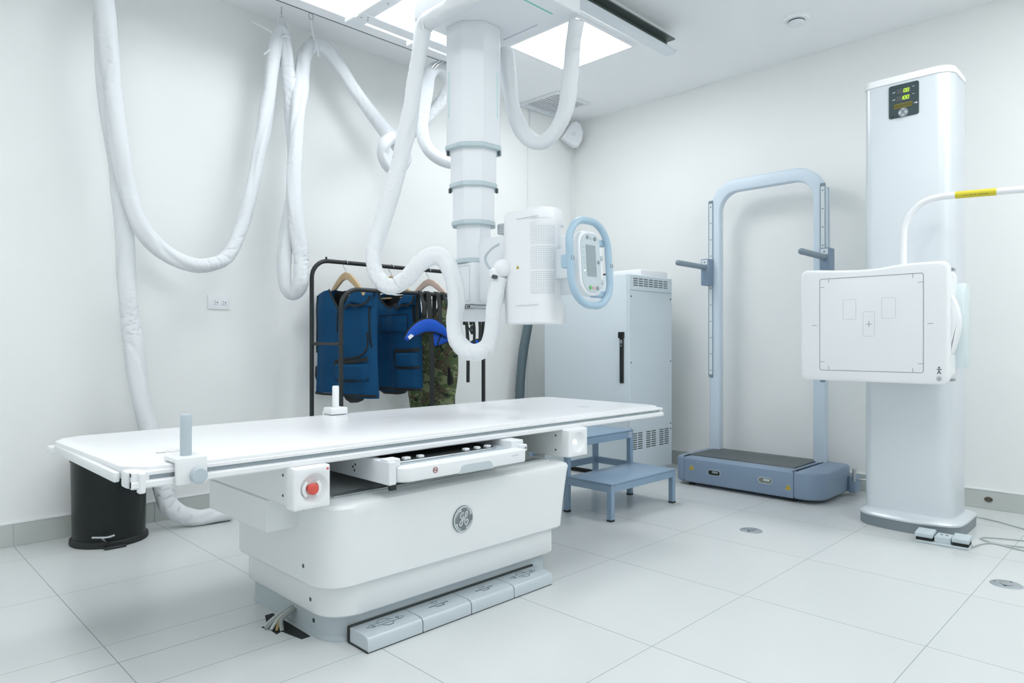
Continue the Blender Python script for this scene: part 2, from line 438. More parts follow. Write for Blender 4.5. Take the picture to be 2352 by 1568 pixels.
HEADP = [(1.965,1.80,2.66),(1.955,1.85,2.52),(1.94,1.93,2.42),(1.924,2.093,2.397),(1.918,2.254,2.399),(1.908,2.391,2.389),(1.910,2.474,2.374),(1.896,2.488,2.276),(1.880,2.504,2.137),(1.865,2.519,1.979),(1.843,2.542,1.821),(1.813,2.571,1.663),(1.778,2.606,1.504),(1.739,2.617,1.363),(1.729,2.598,1.259),(1.750,2.564,1.200),(1.784,2.529,1.190),(1.825,2.488,1.227),(1.866,2.447,1.291),(1.908,2.406,1.324),(1.942,2.371,1.305),(1.967,2.346,1.233),(1.981,2.333,1.126),(1.974,2.340,1.029),(1.974,2.325,0.955),(1.998,2.287,0.906),(2.025,2.246,0.897),(2.059,2.212,0.928),(2.074,2.197,1.008),(2.087,2.199,1.105),(2.115,2.198,1.223)]
CARR = [(2.408,2.457,2.409),(2.409,2.428,2.239),(2.413,2.395,2.079),(2.420,2.332,1.963),(2.443,2.252,1.909),(2.466,2.173,1.949),(2.471,2.111,2.046),(2.455,2.071,2.176),(2.433,2.036,2.321),(2.407,1.992,2.409)]
CONDUIT = [(3.946,3.740,1.234),(3.916,3.740,1.060),(3.871,3.740,0.888),(3.842,3.740,0.717),(3.827,3.740,0.530),(3.822,3.740,0.241)]
BAR = [(3.620,0.982,1.242),(3.620,0.982,1.408),(3.620,0.976,1.490),(3.620,0.945,1.552),(3.620,0.899,1.593),(3.620,0.837,1.608),(3.620,0.768,1.608),(3.620,0.613,1.600),(3.620,0.475,1.593),(3.620,0.374,1.588)]
HOSE = [(2.117,2.197,1.379),(2.091,2.223,1.355),(2.073,2.241,1.320),(2.080,2.234,1.281),(2.107,2.206,1.246)]
# ================================================================== THE ROOM
XR, YL, H = 4.62, 3.855, 2.85
X0, Y0 = -0.95, -1.05
struct('floor', B(X0 - .1, XR + .1, Y0 - .1, YL + .1, -0.1, 0), W_FLOOR)
struct('ceiling', B(X0 - .1, XR + .1, Y0 - .1, YL + .1, H, H + .1), W_CEIL)
struct('wall_left', B(X0 - .1, XR + .1, YL, YL + .1, 0, H), W_WALL)
struct('wall_right', B(XR, XR + .1, Y0 - .1, YL, 0, H), W_WALL)
struct('wall_back', B(X0 - .1, X0, Y0, YL, 0, H), W_WALL)
struct('wall_front', B(X0, XR, Y0 - .1, Y0, 0, H), W_WALL)
def skirting(axis):
    bm = new(); p = 0.0
    if axis == 'x':
        a = X0
        while a < XR - 0.01:
            b = min(a + 0.6, XR); c = math.floor(a / 0.6 + 1e-6 + 1) * 0.6; b = min(c, XR)
            box(bm, a + 0.001, b - 0.001, YL - 0.010, YL + 0.002, 0, 0.104, 0.0015, 1); a = b
        box(bm, X0, XR, YL - 0.008, YL + 0.002, 0, 0.103)
    else:
        a = Y0
        while a < YL - 0.01:
            b = min(math.floor(a / 0.6 + 1e-6 + 1) * 0.6, YL)
            box(bm, XR - 0.010, XR + 0.002, a + 0.001, b - 0.001, 0, 0.104, 0.0015, 1); a = b
        box(bm, XR - 0.008, XR + 0.002, Y0, YL, 0, 0.103)
    return bm
struct('baseboard_left', skirting('x'), W_SKIRT)
struct('baseboard_right', skirting('y'), W_SKIRT)
struct('trim_1', B(X0, XR, YL - 0.012, YL + 0.002, 0.104, 0.110), M_WHITE)
struct('trim_2', B(XR - 0.012, XR + 0.002, Y0, YL, 0.104, 0.110), M_WHITE)
# hole in the skirting by the wall stand
bm = new(); lathe(bm, [(0, 0), (0.016, 0.0), (0.019, -0.004), (0.0205, 0.001)], (XR - 0.0115, 0.82, 0.055), 'x', 14, sx=1.0, sy=0.7)
tag(link('skirting_socket_hole', bm, mat('hole_brown', (0.12, 0.11, 0.08), 0.8), None), 'small dark brown hole in the skirting tile right of the silver wall stand', 'hole')  # one even dark brown over the whole dish

# ceiling light panels (two seen, two inferred from light and shadow, three unseen ones added for brightness)
def light_panel(x, y, label):
    t = thing('ceiling_light', label, 'ceiling light', (x, y, H), 'square light panels in the ceiling')
    s = 0.275; bm = new()
    for a in ((x - s - .02, x + s + .02, y - s - .02, y - s), (x - s - .02, x + s + .02, y + s, y + s + .02), (x - s - .02, x - s, y - s, y + s), (x + s, x + s + .02, y - s, y + s)):
        box(bm, *a, H - 0.010, H, 0.002, 1)
    link('frame', bm, M_WHITE, t)
    link('diffuser', B(x - s, x + s, y - s, y + s, H - 0.006, H - 0.002), M_PANEL, t)
light_panel(3.38, 2.84, 'bright square light panel in the ceiling between the column and the steel rail end')
light_panel(2.02, 2.80, 'bright square light panel in the ceiling above the overhead bridge frame')
light_panel(0.42, 2.30, 'square light panel in the ceiling over the near end of the table')
light_panel(0.30, 1.30, 'square light panel in the ceiling in front of the near end of the table')
light_panel(3.25, 0.38, 'added unseen light panel in the ceiling over the open floor in front of the wall stand')  # unseen panel, added to light the right side of the room
light_panel(3.3, -0.65, 'added unseen light panel in the ceiling beyond the right edge of the view')  # added out of view to brighten the right wall
light_panel(1.3, -0.1, 'added unseen light panel in the ceiling just behind the camera')  # no lamp known here; added as fill from the camera side

# ceiling vent near the corner
t = thing('ceiling_vent', 'grey square air vent in the ceiling near the far corner', 'vent', (4.11, 3.63, H))
bm = new(); x0, x1, y0, y1 = 3.915, 4.305, 3.42, 3.84
for a in ((x0, x1, y0, y0 + .03), (x0, x1, y1 - .03, y1), (x0, x0 + .03, y0 + .03, y1 - .03), (x1 - .03, x1, y0 + .03, y1 - .03)): box(bm, *a, H - .012, H, .003, 1)
link('frame', bm, M_WHITE2, t)
link('backing', B(x0 + .03, x1 - .03, y0 + .03, y1 - .03, H - .004, H - .001), M_VENT, t)
bm = new()
for i in range(13):
    yy = y0 + .045 + i * 0.0265
    R = Matrix.Translation((0, yy, H - .008)) @ Matrix.Rotation(math.radians(12), 4, 'X')
    box(bm, x0 + .03, x1 - .03, -.0128, .0128, -.001, .001, M=R)
link('louvre', bm, M_WHITE2, t)

# smoke detector
t = thing('smoke_detector', 'small white round smoke detector on the ceiling at upper right', 'smoke detector', (4.03, 1.66, H))
bm = new(); lathe(bm, [(0, 0), (.072, 0), (.072, -.012), (.066, -.018), (0, -.018)], (4.03, 1.66, H)); link('base', bm, W_CEIL, t)
bm = new(); lathe(bm, [(0, 0), (.046, 0), (.046, -.018), (.040, -.026), (.014, -.029), (0, -.029)], (4.03, 1.66, H - .018)); link('head', bm, M_WHITE2, t)
bm = new(); lathe(bm, [(.0462, -.002), (.0468, -.004), (.0468, -.007), (.0462, -.009)], (4.03, 1.66, H - .018)); link('slot', bm, M_SCREW, t)

# wall outlet
t = thing('wall_outlet', 'white double wall outlet on the left wall', 'outlet', (1.537, YL, 1.16))
bm = B(1.476, 1.598, YL - .008, YL, 1.122, 1.200, .003, 2); link('cover_plate', bm, M_WHITE, t)
for cx in (1.520, 1.566):
    f = link('receptacle', B(cx - .017, cx + .017, YL - .011, YL - .007, 1.147, 1.175, .002, 1), M_WHITE, t)
    bm = new()
    for dx, dz, w, h in ((-.006, .0045, .002, .008), (-.006, -.0065, .002, .008), (.006, -.001, .006, .006)):
        box(bm, cx + dx - w / 2, cx + dx + w / 2, YL - .0116, YL - .0105, 1.161 + dz - h / 2, 1.161 + dz + h / 2)
    link('slot', bm, M_SCREW, f)

# corner device and the wall raceways
t = thing('wireless_access_point', 'white wedge-shaped wireless unit high in the far wall corner', 'wireless unit', (4.56, 3.78, 2.72))
prof = [(-.115, -.03), (-.02, -.10), (.03, -.10), (.06, -.05), (.07, .02), (.05, .085), (.01, .115), (-.03, .10)]
R = Matrix.Translation((4.50, 3.745, 2.70)) @ Matrix.Rotation(math.radians(-42), 4, 'Z')
bm = new(); prism(bm, prof, -.045, .03, 'y', .012, 3, M=R); link('housing', bm, M_WHITE2, t)
bm = new()
for dz in (-.006, .012): box(bm, -.03, .005, -.0465, -.044, dz - .002, dz + .002, M=R)
link('indicator_strip', bm, M_LGREY, t)
bm = new(); box(bm, 4.572, 4.588, YL - .012, YL, .11, 2.60, .003, 1)
tag(link('cable_raceway', bm, M_WHITE2, None), 'thin white cable raceway down the corner below the wireless unit', 'cable raceway', 'thin raceways on the left wall')
bm = new(); sweep(bm, [(4.065, YL - .006, 2.85), (4.058, YL - .006, 2.74), (4.036, YL - .006, 2.60), (4.034, YL - .006, 2.4), (4.034, YL - .006, .11)], .0065, 8, .05)
tag(link('cable_raceway', bm, M_WHITE2, None), 'thin white cable raceway running down from the ceiling vent behind the tube head', 'cable raceway', 'thin raceways on the left wall')

# grey conduit low on the left wall
bm = new(); sweep(bm, [(3.95, 3.80, 1.36), (3.948, 3.745, 1.28)] + CONDUIT + [(3.822, 3.74, 0.0)], .036, 16, .03,
    rfn=lambda s, a, p, d, i, n: 1 + .025 * math.sin(s * 420))
tag(link('conduit_pipe', bm, M_COND, None), 'dark grey flexible conduit running down beside the metal cabinet', 'conduit')

# ================================================================== CEILING RAILS AND TUBE CRANE
t = thing('ceiling_rail', 'white ceiling rail along the left wall with cable loops below', 'ceiling rail', (1.2, 3.305, H), 'ceiling rails of the tube crane')
bm = new(); prism(bm, [(3.26, 2.702), (3.35, 2.702), (3.35, 2.715), (3.336, 2.72), (3.336, H), (3.285, H), (3.285, 2.80), (3.272, 2.79), (3.272, 2.752), (3.26, 2.745)], X0, 3.20, 'x', .0015, 1)
link('beam', bm, M_WHITE, t)
link('shadow_strip', B(X0, 3.20, 3.342, 3.3485, 2.7008, 2.704), M_SCREW, t)  # dark strip painting in the shadow line along the rail edge
t = thing('ceiling_rail', 'steel ceiling rail with an open dark end right of the bright light panel', 'ceiling rail', (2.6, 2.29, H), 'ceiling rails of the tube crane')
bm = new(); prism(bm, [(2.238, 2.712), (2.250, 2.702), (2.308, 2.702), (2.322, 2.712), (2.322, 2.792), (2.316, 2.792), (2.316, 2.712), (2.244, 2.712), (2.244, 2.722), (2.238, 2.722)], X0, 3.66, 'x')
link('beam', bm, M_ALU, t)
bm = new(); box(bm, X0, 3.655, 2.262, 2.3155, 2.7125, 2.722); box(bm, X0, 3.655, 2.244, 2.3158, 2.787, 2.794); box(bm, X0, 3.655, 2.302, 2.316, 2.72, 2.79)
link('channel', bm, M_DRK, t)
bm = new()
for x in (3.58, 3.02, 2.4, 1.8): cyl(bm, (x, 2.296, 2.754), .008, .007, 'y', 10, M=Matrix.Translation((0, -.002, 0)))
link('bolt', bm, M_STEEL, t)
bm = new(); box(bm, X0, 3.60, 2.292, 2.314, 2.793, H); link('hanger_web', bm, M_WHITE, t)
bm = new(); box(bm, 3.628, 3.652, 2.25, 2.30, 2.723, 2.733, .002, 1); link('end_stop', bm, M_STEEL, t)

t = thing('overhead_tube_crane', 'white ceiling-hung X-ray tube crane with telescopic column above the table', 'x-ray machine', (2.203, 2.464, 2.70))
TC = t
bm = new()
for xa in (1.905, 2.46): box(bm, xa, xa + .075, 2.10, 3.02, 2.605, 2.69, .004, 1)
box(bm, 1.9075, 2.5325, 2.972, 3.055, 2.601, 2.687, .004, 1)
box(bm, 1.9075, 2.5325, 2.102, 2.182, 2.601, 2.687, .004, 1)
br = link('bridge_frame', bm, M_WHITE2, t)
bm = new()
for x, y in ((1.925, 3.015), (1.965, 3.018), (1.95, 2.99), (2.50, 3.015), (1.94, 2.80)): cyl(bm, (x, y, 2.5975), .006, .004, 'z', 8)
link('screw', bm, M_LGREY, br)
bm = new()
for xa in (1.98, 2.39): box(bm, xa, xa + .09, 3.05, 3.27, 2.672, 2.701, .004, 1); box(bm, xa, xa + .09, 2.17, 2.26, 2.675, 2.704, .004, 1)
link('trolley', bm, M_WHITE2, br)
# carriage
bm = new(); prism(bm, rrect(1.93, 2.437, 1.98, 2.592, .03, 5), 2.435, 2.60, 'z', .012, 3)
cg = link('carriage', bm, M_WHITE2, t)
mk = lambda u, v, h: (u, v, 2.435 - h)
bm = new(); ribbon(bm, [(2.06, 1.985 + .085), (2.33, 1.985 + .085)], .008, mk, .001); link('stripe', bm, M_GREEN, cg, 'green guide stripe')
bm = new(); ribbon(bm, [(2.36, 2.42), (2.36, 2.19)], .006, mk, .001); link('stripe', bm, M_LILAC, cg, 'lilac guide stripe')
# telescopic column
def octagon(w, ch=None):
    h = w / 2; c = (ch or 0.293) * w
    return [(h, -h + c), (h, h - c), (h - c, h), (-h + c, h), (-h, h - c), (-h, -h + c), (-h + c, -h), (h - c, -h)]
cx, cy = 2.203, 2.464
Z = [2.435, 1.856, 1.678, 1.499, 1.32]; Wd = [.254, .216, .196, .160]
for k in range(4):
    bm = new(); o8 = [(cx + a, cy + b) for a, b in octagon(Wd[k])]
    prism(bm, o8, Z[k + 1] + .016, Z[k] + (.02 if k else 0), 'z', .002, 1)
    sec = link('column_section', bm, M_WHITE2, t)
    bm = new(); o8 = [(cx + a, cy + b) for a, b in octagon(Wd[k] + .012)]
    prism(bm, o8, Z[k + 1] - .004, Z[k + 1] + .016, 'z', .004, 2)
    link('collar', bm, mat('collar_grey', (0.52, 0.62, 0.65), 0.4), sec)
    if k == 0:
        bm = new(); h = Wd[0] / 2 + .0006
        for (a, b, ax) in ((-h, .035, 'x'), (.035, -h, 'y')):
            if ax == 'x': box(bm, cx + a - .0006, cx + a + .001, cy + b - .003, cy + b + .003, 2.0, 2.22)
            else: box(bm, cx + a - .003, cx + a + .003, cy + b - .0006, cy + b + .001, 2.0, 2.22)
        link('stripe', bm, M_MINT, sec, 'pale mint vertical stripe')
    if k in (0, 1):
        bm = new()
        for a, b in ((-Wd[k + 1] / 2 - .004, Wd[k + 1] * .21 + .015), (Wd[k + 1] * .21 + .015, -Wd[k + 1] / 2 - .004)):
            box(bm, cx + a - .005, cx + a + .005, cy + b - .005, cy + b + .005, Z[k + 1] - .026, Z[k + 1] - .004)
        link('stop_slot', bm, M_SCREW, sec)
# swivel box under the column
bm = new(); prism(bm, rrect(cx - .075, cx + .075, cy - .085, cy + .085, .02, 4), 1.118, 1.315, 'z', .004, 2)
sw = link('swivel_box', bm, M_WHITE2, t)
bm = new(); prism(bm, rrect(cx - .062, cx + .062, cy - .072, cy + .072, .02, 4), 1.040, 1.100, 'z', .005, 2); box(bm, cx - .055, cx + .055, cy - .066, cy + .066, 1.095, 1.12); link('lower_cover', bm, M_WHITE2, sw)
bm = new(); box(bm, cx - .0770, cx + .070, cy - .0775, cy + .07, 1.100, 1.114, .002, 1); gs = link('gauge_strip', bm, M_STEEL, sw)
bm = new()
for v in (-.05, -.02, .015, .045): box(bm, cx - .0782, cx - .0765, cy + v - .010, cy + v + .010, 1.103, 1.111)
link('gauge_window', bm, M_SCREW, gs)
bm = new(); ribbon(bm, rrect(cy - .055, cy + .02, 1.135, 1.30, .004, 3), .0025, lambda u, v, h: (cx - .0752 - h, u, v), .0008, True); link('panel_outline', bm, M_LGREY, sw)
# arm to the tube head
bm = new(); prism(bm, rrect(2.165, 2.30, 1.12, 1.43, .03, 4), 2.20, 2.40, 'y', .005, 2); arm = link('arm', bm, M_WHITE2, t)
bm = new(); cyl(bm, (2.222, 2.20, 1.465), .024, .05, 'y', 20, .006); box(bm, 2.20, 2.25, 2.21, 2.30, 1.44, 1.49, .006, 2); link('lock_knob', bm, M_STEEL, arm)
# tube head: housing with a waisted profile, end caps and a flared foot
prof = [(0, 1.02, .0, .012), ]
def slab(z, dx, dy0, dy1, r, cap=1.0):
    return [(x, y, z) for x, y in rrect(2.128 + dx, 2.262 + .034 * cap - abs(dx) * .5, 1.935 + dy0 + (.006 * (1 - cap)), 2.218 + dy1, r, 6)]
def loft(sections):
    t_ = bmesh.new(); rings = [[t_.verts.new(p) for p in s] for s in sections]; n = len(rings[0])
    for a, b in zip(rings[:-1], rings[1:]):
        for i in range(n): t_.faces.new((a[i], a[(i + 1) % n], b[(i + 1) % n], b[i]))
    t_.faces.new(rings[0][::-1]); t_.faces.new(rings[-1]); bmesh.ops.recalc_face_normals(t_, faces=t_.faces)
    return t_
hs = loft([slab(1.020, .012, .012, -.022, .04), slab(1.026, .004, .004, -.014, .055), slab(1.105, .002, .0, -.008, .062), slab(1.112, .002, 0, -.007, .062), slab(1.124, .002, 0, -.006, .064, .45), slab(1.16, 0, 0, 0, .064, .45), slab(1.438, 0, 0, 0, .064, .45), slab(1.447, 0, 0, 0, .064), slab(1.497, .002, .004, 0, .066), slab(1.516, .009, .011, -.01, .06), slab(1.523, .026, .026, -.03, .05)])
hd = link('tube_housing', hs, M_TABLE, t, 'white rounded tube housing')
bm = new(); prism(bm, rrect(2.15, 2.312, 1.95, 2.20, .05, 5), 1.024, 1.115, 'z', .016, 3); link('foot_flare', bm, M_TABLE, hd)
bm = new(); prism(bm, rrect(2.29, 2.45, 1.99, 2.19, .02, 4), 1.16, 1.42, 'z', .012, 3); link('collimator', bm, M_WHITE2, hd)
bm = new()
for z in (1.10, 1.478): ribbon(bm, [(1.97, z), (2.02, z), (2.10, z)], .003, lambda u, v, h: (2.1275 - h, u, v), .0006)
link('seam', bm, M_FAINT, hd)
# perforated grille: a field of small holes wrapped round the rounded near corner of the housing
bm = new(); RC = .064; gx, gy = 2.128 + RC, 1.9383 + RC
for i in range(16):
    for j in range(40):
        if (j % 13) == 12: continue
        z = 1.15 + j * .0082; q = -.012 + i * .0078
        arc_l = RC * PI / 2
        if q < 0: c_, n_ = Vector((gx - RC, gy - q, z)), Vector((-1, 0, 0))
        elif q < arc_l:
            th = q / RC; n_ = Vector((-math.cos(th), -math.sin(th), 0)); c_ = Vector((gx, gy, z)) + n_ * RC
        else: c_, n_ = Vector((gx + q - arc_l, gy - RC, z)), Vector((0, -1, 0))
        R = Matrix.Translation(c_) @ Vector((0, 0, 1)).rotation_difference(n_).to_matrix().to_4x4()
        box(bm, -.0016, .0016, -.0016, .0016, -.001, .0005, M=R)
link('grille', bm, M_LGREY, hd)
tri_sign(hd, mX(2.1275), 2.092, 1.268, .017)
# cable inlet ball
bm = new(); bmesh.ops.create_uvsphere(bm, u_segments=24, v_segments=14, radius=.041, matrix=Matrix.Translation((2.118, 2.178, 1.268)))
cyl(bm, (2.10, 2.20, 1.22), .030, .05, 'z', 20, .01)
ib = link('cable_inlet', bm, M_TABLE, hd)
bm = new(); cyl(bm, (2.064, 2.182, 1.228), .009, .02, 'x', 14); link('port', bm, M_SCREW, ib)
bm = new(); sweep(bm, HOSE, .0055, 10, .01); link('small_cable', bm, M_LGREY, hd)
# control console with the blue ring handle, leaning back slightly
RT = Matrix.Translation((2.268, 1.80, 1.274)) @ Matrix.Rotation(math.radians(-4), 4, 'X')
cm = lambda u, v, h: tuple(RT @ Vector((u, -h, v)))
out = rrect(-.074, .074, -.138, .138, (.070, .045, .045, .062), 8)
bm = new(); prism(bm, out, 0.0, .045, 'y', .010, 3, M=RT); co = link('console', bm, M_TABLE, t)
bm = new(); pad(bm, rrect(-.061, .064, -.126, .126, (.060, .038, .038, .054), 8), cm, .003); fp = link('face_plate', bm, M_CONS, co)
bm = new(); pad(bm, rrect(-.030, .033, -.058, .075, .002, 2), lambda u, v, h: cm(u, v, h + .003), .0015); link('screen', bm, M_SCREEN, fp)
def key(u, v, r, m, lab=None):
    b_ = new(); cyl(b_, (u, 0, v), r, .004, 'y', 16, .001, M=RT @ Matrix.Translation((0, -.0068, 0))); return link('button', b_, m, fp, lab)
key(-.017, .107, .0085, M_GREYB); key(.008, .106, .0075, M_CONS); key(.033, .104, .0085, M_GREYB)
key(-.014, -.106, .0085, M_GREENB, 'green key'); key(.010, -.107, .0085, M_PINKB, 'pink key'); key(.034, -.106, .0085, M_GREYB)
key(.050, .006, .0075, M_GREYB)
bm = new()
for v in (.065, .042, .020, -.004, -.026, -.046): box(bm, -.050, -.039, -.0042, -.003, v - .004, v + .004, M=RT)
link('soft_key', bm, mat('soft_key_grey', (.51, .59, .625), .4), fp)
bm = new(); cyl(bm, (-.045, 0, -.034), .003, .002, 'y', 10, M=RT @ Matrix.Translation((0, -.005, 0))); link('indicator', bm, M_LAMP, fp)
bm = new(); box(bm, .060, .102, .012, .048, -.100, .078, .006, 2, M=RT); wg = link('side_wing', bm, M_TABLE, co)
bm = new()
for v in (.028, -.075): cyl(bm, (.088, 0, v), .010, .010, 'y', 16, .003, M=RT @ Matrix.Translation((0, .003, 0)))
link('knob', bm, M_CONS, wg)
ring = []
for q in rrect(-.128, .132, -.180, .180, (.118, .112, .112, .108), 12): ring.append(tuple(RT @ Vector((q[0], .004, q[1]))))
dense = catmull(ring + [ring[0]], .008)[:-1]
bm = new(); loop_tube(bm, dense, .0155, 16); rg = link('ring_handle', bm, M_RING, co, 'pale blue ring handle')
bm = new(); box(bm, .03, .130, .012, .034, .083, .111, .004, 1, M=RT); box(bm, .02, .118, .012, .034, -.142, -.112, .004, 1, M=RT); box(bm, -.142, -.104, .0, .045, -.028, .028, .006, 2, M=RT); link('bracket', bm, M_RING, rg)
bm = new()
for u, v in ((-.1285, .010), (.1325, -.004)):
    bm = new(); ribbon(bm, arc(u, v, .008, 0, 2 * PI, 14)[:-1], .0025, lambda a_, b_, h: cm(a_, b_, .0095 + h), .0025, True); link('button', bm, M_GREYB, rg)
# neck between housing and console
bm = new(); box(bm, 2.20, 2.27, 1.835, 1.955, 1.21, 1.34, .012, 2); link('console_neck', bm, mat('neck_white', (.74, .79, .82), .4), co)

# ------------------------------------------------------------------ fabric-sleeved cables
def sleeve(name, path, r, label, seed, flat=.9, seg=30, sag=()):
    def rfn(s, a, p, d, i, n):
        ca, sa = math.cos(a), math.sin(a)
        tw = a + 1.6 * noise.noise(Vector((s * 2.2 + seed, 0, 5)))
        w = noise.noise(Vector((s * 5 + seed, ca * 1.1, sa * 1.1))) * .16
        w += noise.noise(Vector((s * 3.0 + seed * 3, 0, 0))) * .14
        amt = .35 + 1.3 * max(0, noise.noise(Vector((s * 2.6, seed, 2))) + .15)
        ph = s * 62 + 2.6 * math.sin(a + s * 5) + 4.5 * noise.noise(Vector((s * 4, ca, seed)))
        msk = max(0, noise.noise(Vector((s * 6 + ca * .8, sa * 1.0, seed + 3))) + .32)
        w -= .30 * amt * msk * max(0, 1 - abs(math.sin(ph)) / .42) ** 1.3
        w += .05 * amt * noise.noise(Vector((s * 24, ca * 2 + s * 9, sa * 2)))
        lng = math.sin(2 * a + 6 * noise.noise(Vector((s * 1.8, seed, 9))))
        w -= .17 * (1.25 - min(1, amt)) * max(0, lng) ** 4
        return 1.0 + w
    bm = new(); sweep(bm, path, r, seg, .0055, True, True, rfn, flat)
    return link(name, bm, M_SLEEVE, None, None, 70)
G = 'white fabric-sleeved cables'
o = sleeve('cable_sleeve', FLOORP, .045, '', 1.3, .95); tag(o, 'white fabric cable sleeve dropping behind the table and along the floor by the bin', 'cable sleeve', G)
o = sleeve('cable_sleeve', LOOPS, .043, '', 4.7, .85); tag(o, 'white fabric cable sleeve swooping in loops along the left wall between hanging ties', 'cable sleeve', G)
o = sleeve('cable_sleeve', HEADP, .039, '', 8.2, .9); tag(o, 'white fabric cable sleeve curling from the carriage down to the tube head', 'cable sleeve', G)
o = sleeve('cable_sleeve', CARR, .040, '', 11.9, .9); tag(o, 'white fabric cable sleeve hanging in a U right of the column', 'cable sleeve', G)

# ties that hang the sleeves
t = thing('hanging_tie', 'white cord tie on the ceiling hook holding the first sleeve peak', 'cable tie', (1.822, 3.68, H), 'white ties that hang the cable sleeves')
bm = new(); sweep(bm, [(1.822, 3.68, H), (1.822, 3.68, 2.81), (1.829, 3.68, 2.80), (1.822, 3.68, 2.79)], .003, 8, .005); link('hook', bm, M_STEEL, t)
bm = new(); sweep(bm, [(1.822, 3.68, 2.80), (1.795, 3.665, 2.775), (1.783, 3.658, 2.70), (1.785, 3.66, 2.62)], .0048, 8, .01); sweep(bm, [(1.822, 3.68, 2.80), (1.843, 3.664, 2.775), (1.853, 3.658, 2.70), (1.853, 3.65, 2.65)], .0048, 8, .01)
sweep(bm, [(1.79, 3.62, 2.648), (1.81, 3.60, 2.655), (1.84, 3.615, 2.66)], .005, 8, .01); link('cord', bm, M_CORD, t)
bm = new(); sweep(bm, [(1.80, 3.65, 2.645), (1.745, 3.67, 2.685), (1.66, 3.70, 2.72)], .0045, 8, .01); sweep(bm, [(1.78, 3.62, 2.60), (1.73, 3.63, 2.56), (1.70, 3.64, 2.53)], .004, 8, .01); link('tail', bm, M_CORD, t)
t = thing('hanging_tie', 'white strap tie from the rail edge holding the second sleeve peak', 'cable tie', (1.962, 3.60, H), 'white ties that hang the cable sleeves')
bm = new(); sweep(bm, [(1.962, 3.60, H), (1.962, 3.60, 2.835)], .003, 8, .005); loop_tube(bm, [(1.962 + .014 * math.cos(k * PI / 8), 3.60, 2.815 + .02 * math.sin(k * PI / 8)) for k in range(16)], .003, 8); link('hook', bm, M_STEEL, t)
bm = new(); sweep(bm, [(1.962, 3.60, 2.80), (1.975, 3.605, 2.74), (1.992, 3.612, 2.69)], .0075, 8, .01, flat=.5)
loop_tube(bm, [tuple(Vector((1.995, 3.655, 2.672)) + Vector((.0, math.cos(k * PI / 10) * .058, math.sin(k * PI / 10) * .056))) for k in range(20)], .005, 8); link('strap', bm, M_CORD, t)
bm = new(); sweep(bm, [(1.995, 3.60, 2.66), (2.003, 3.592, 2.62), (2.004, 3.592, 2.595)], .005, 8, .01); link('tail', bm, M_CORD, t)
t = thing('hanging_tie', 'steel cable hook on the rail behind the column', 'cable tie', (2.72, 3.40, 2.72), 'white ties that hang the cable sleeves')
bm = new()
for dx in (0, .022): sweep(bm, [(2.75 + dx, 3.335, 2.702), (2.735 + dx, 3.33, 2.765 - .06), (2.70 + dx, 3.34, 2.70), (2.665 + dx, 3.37, 2.655), (2.655 + dx, 3.395, 2.62)], .006, 10, .008)
link('cord', bm, M_STEEL, t)
bm = new(); sweep(bm, [(2.76, 3.30, 2.704), (2.76, 3.30, 2.66)], .005, 8, .01); cyl(bm, (2.76, 3.30, 2.645), .012, .016, 'z', 14, .003); link('hook', bm, M_STEEL, t)
t = thing('hanging_tie', 'white cord knot cinching the sleeve at the carriage corner', 'cable tie', (1.91, 2.47, 2.435), 'white ties that hang the cable sleeves')
bm = new(); loop_tube(bm, [tuple(Vector((1.908, 2.462, 2.382)) + Vector((.033 * math.cos(k * PI / 9) , .020 * math.cos(k * PI / 9) , .042 * math.sin(k * PI / 9)))) for k in range(18)], .005, 8)
link('cord', bm, M_CORD, t)
bm = new(); sweep(bm, [(1.925, 2.45, 2.40), (1.935, 2.47, 2.436)], .005, 8, .01); link('hook', bm, M_STEEL, t)
# ================================================================== EXAMINATION TABLE
t = thing('examination_table', 'long white X-ray examination table in the middle of the room', 'table', (1.6, 2.15, 0))
TB = t
# floating top: a flat slab with clipped corners and grooved accessory rails
tx0, tx1, ty0, ty1 = 0.51, 2.93, 1.875, 2.665
bm = new(); prism(bm, [(tx0 + .015, ty0 + .07), (tx0 + .06, ty0 + .012), (tx0 + .12, ty0), (tx1 - .10, ty0), (tx1 - .03, ty0 + .012), (tx1, ty0 + .06), (tx1, ty1 - .06), (tx1 - .04, ty1 - .012), (tx1 - .1, ty1), (tx0 + .09, ty1), (tx0 + .03, ty1 - .03), (tx0, ty1 - .09), (tx0 + .0, ty1 - .10)], .592, .625, 'z', .004, 2)
tt = link('table_top', bm, M_TABLE, t)
bm = new()
for x, y, w, d in ((.72, 2.09, .05, .07), (2.02, 1.99, .07, .045), (1.55, 2.56, .06, .03), (2.60, 2.10, .05, .04), (2.55, 2.52, .04, .04)):
    ribbon(bm, rrect(x - w / 2, x + w / 2, y - d / 2, y + d / 2, .004, 2), .003, mZ(.625), .0005, True)
    ribbon(bm, [(x - w * .3, y), (x + w * .3, y)], .003, mZ(.625), .0005); ribbon(bm, [(x, y - d * .3), (x, y + d * .3)], .003, mZ(.625), .0005)
link('centring_mark', bm, M_FAINT, tt)
bm = new(); ribbon(bm, [(.66, 2.10), (.70, 2.085), (.735, 2.09)], .006, mZ(.625), .0006); ribbon(bm, [(.655, 2.085), (.68, 2.08)], .004, mZ(.625), .0006)
link('printed_label', bm, mat('label_ink_brown', (.42, .36, .33), .6), tt)
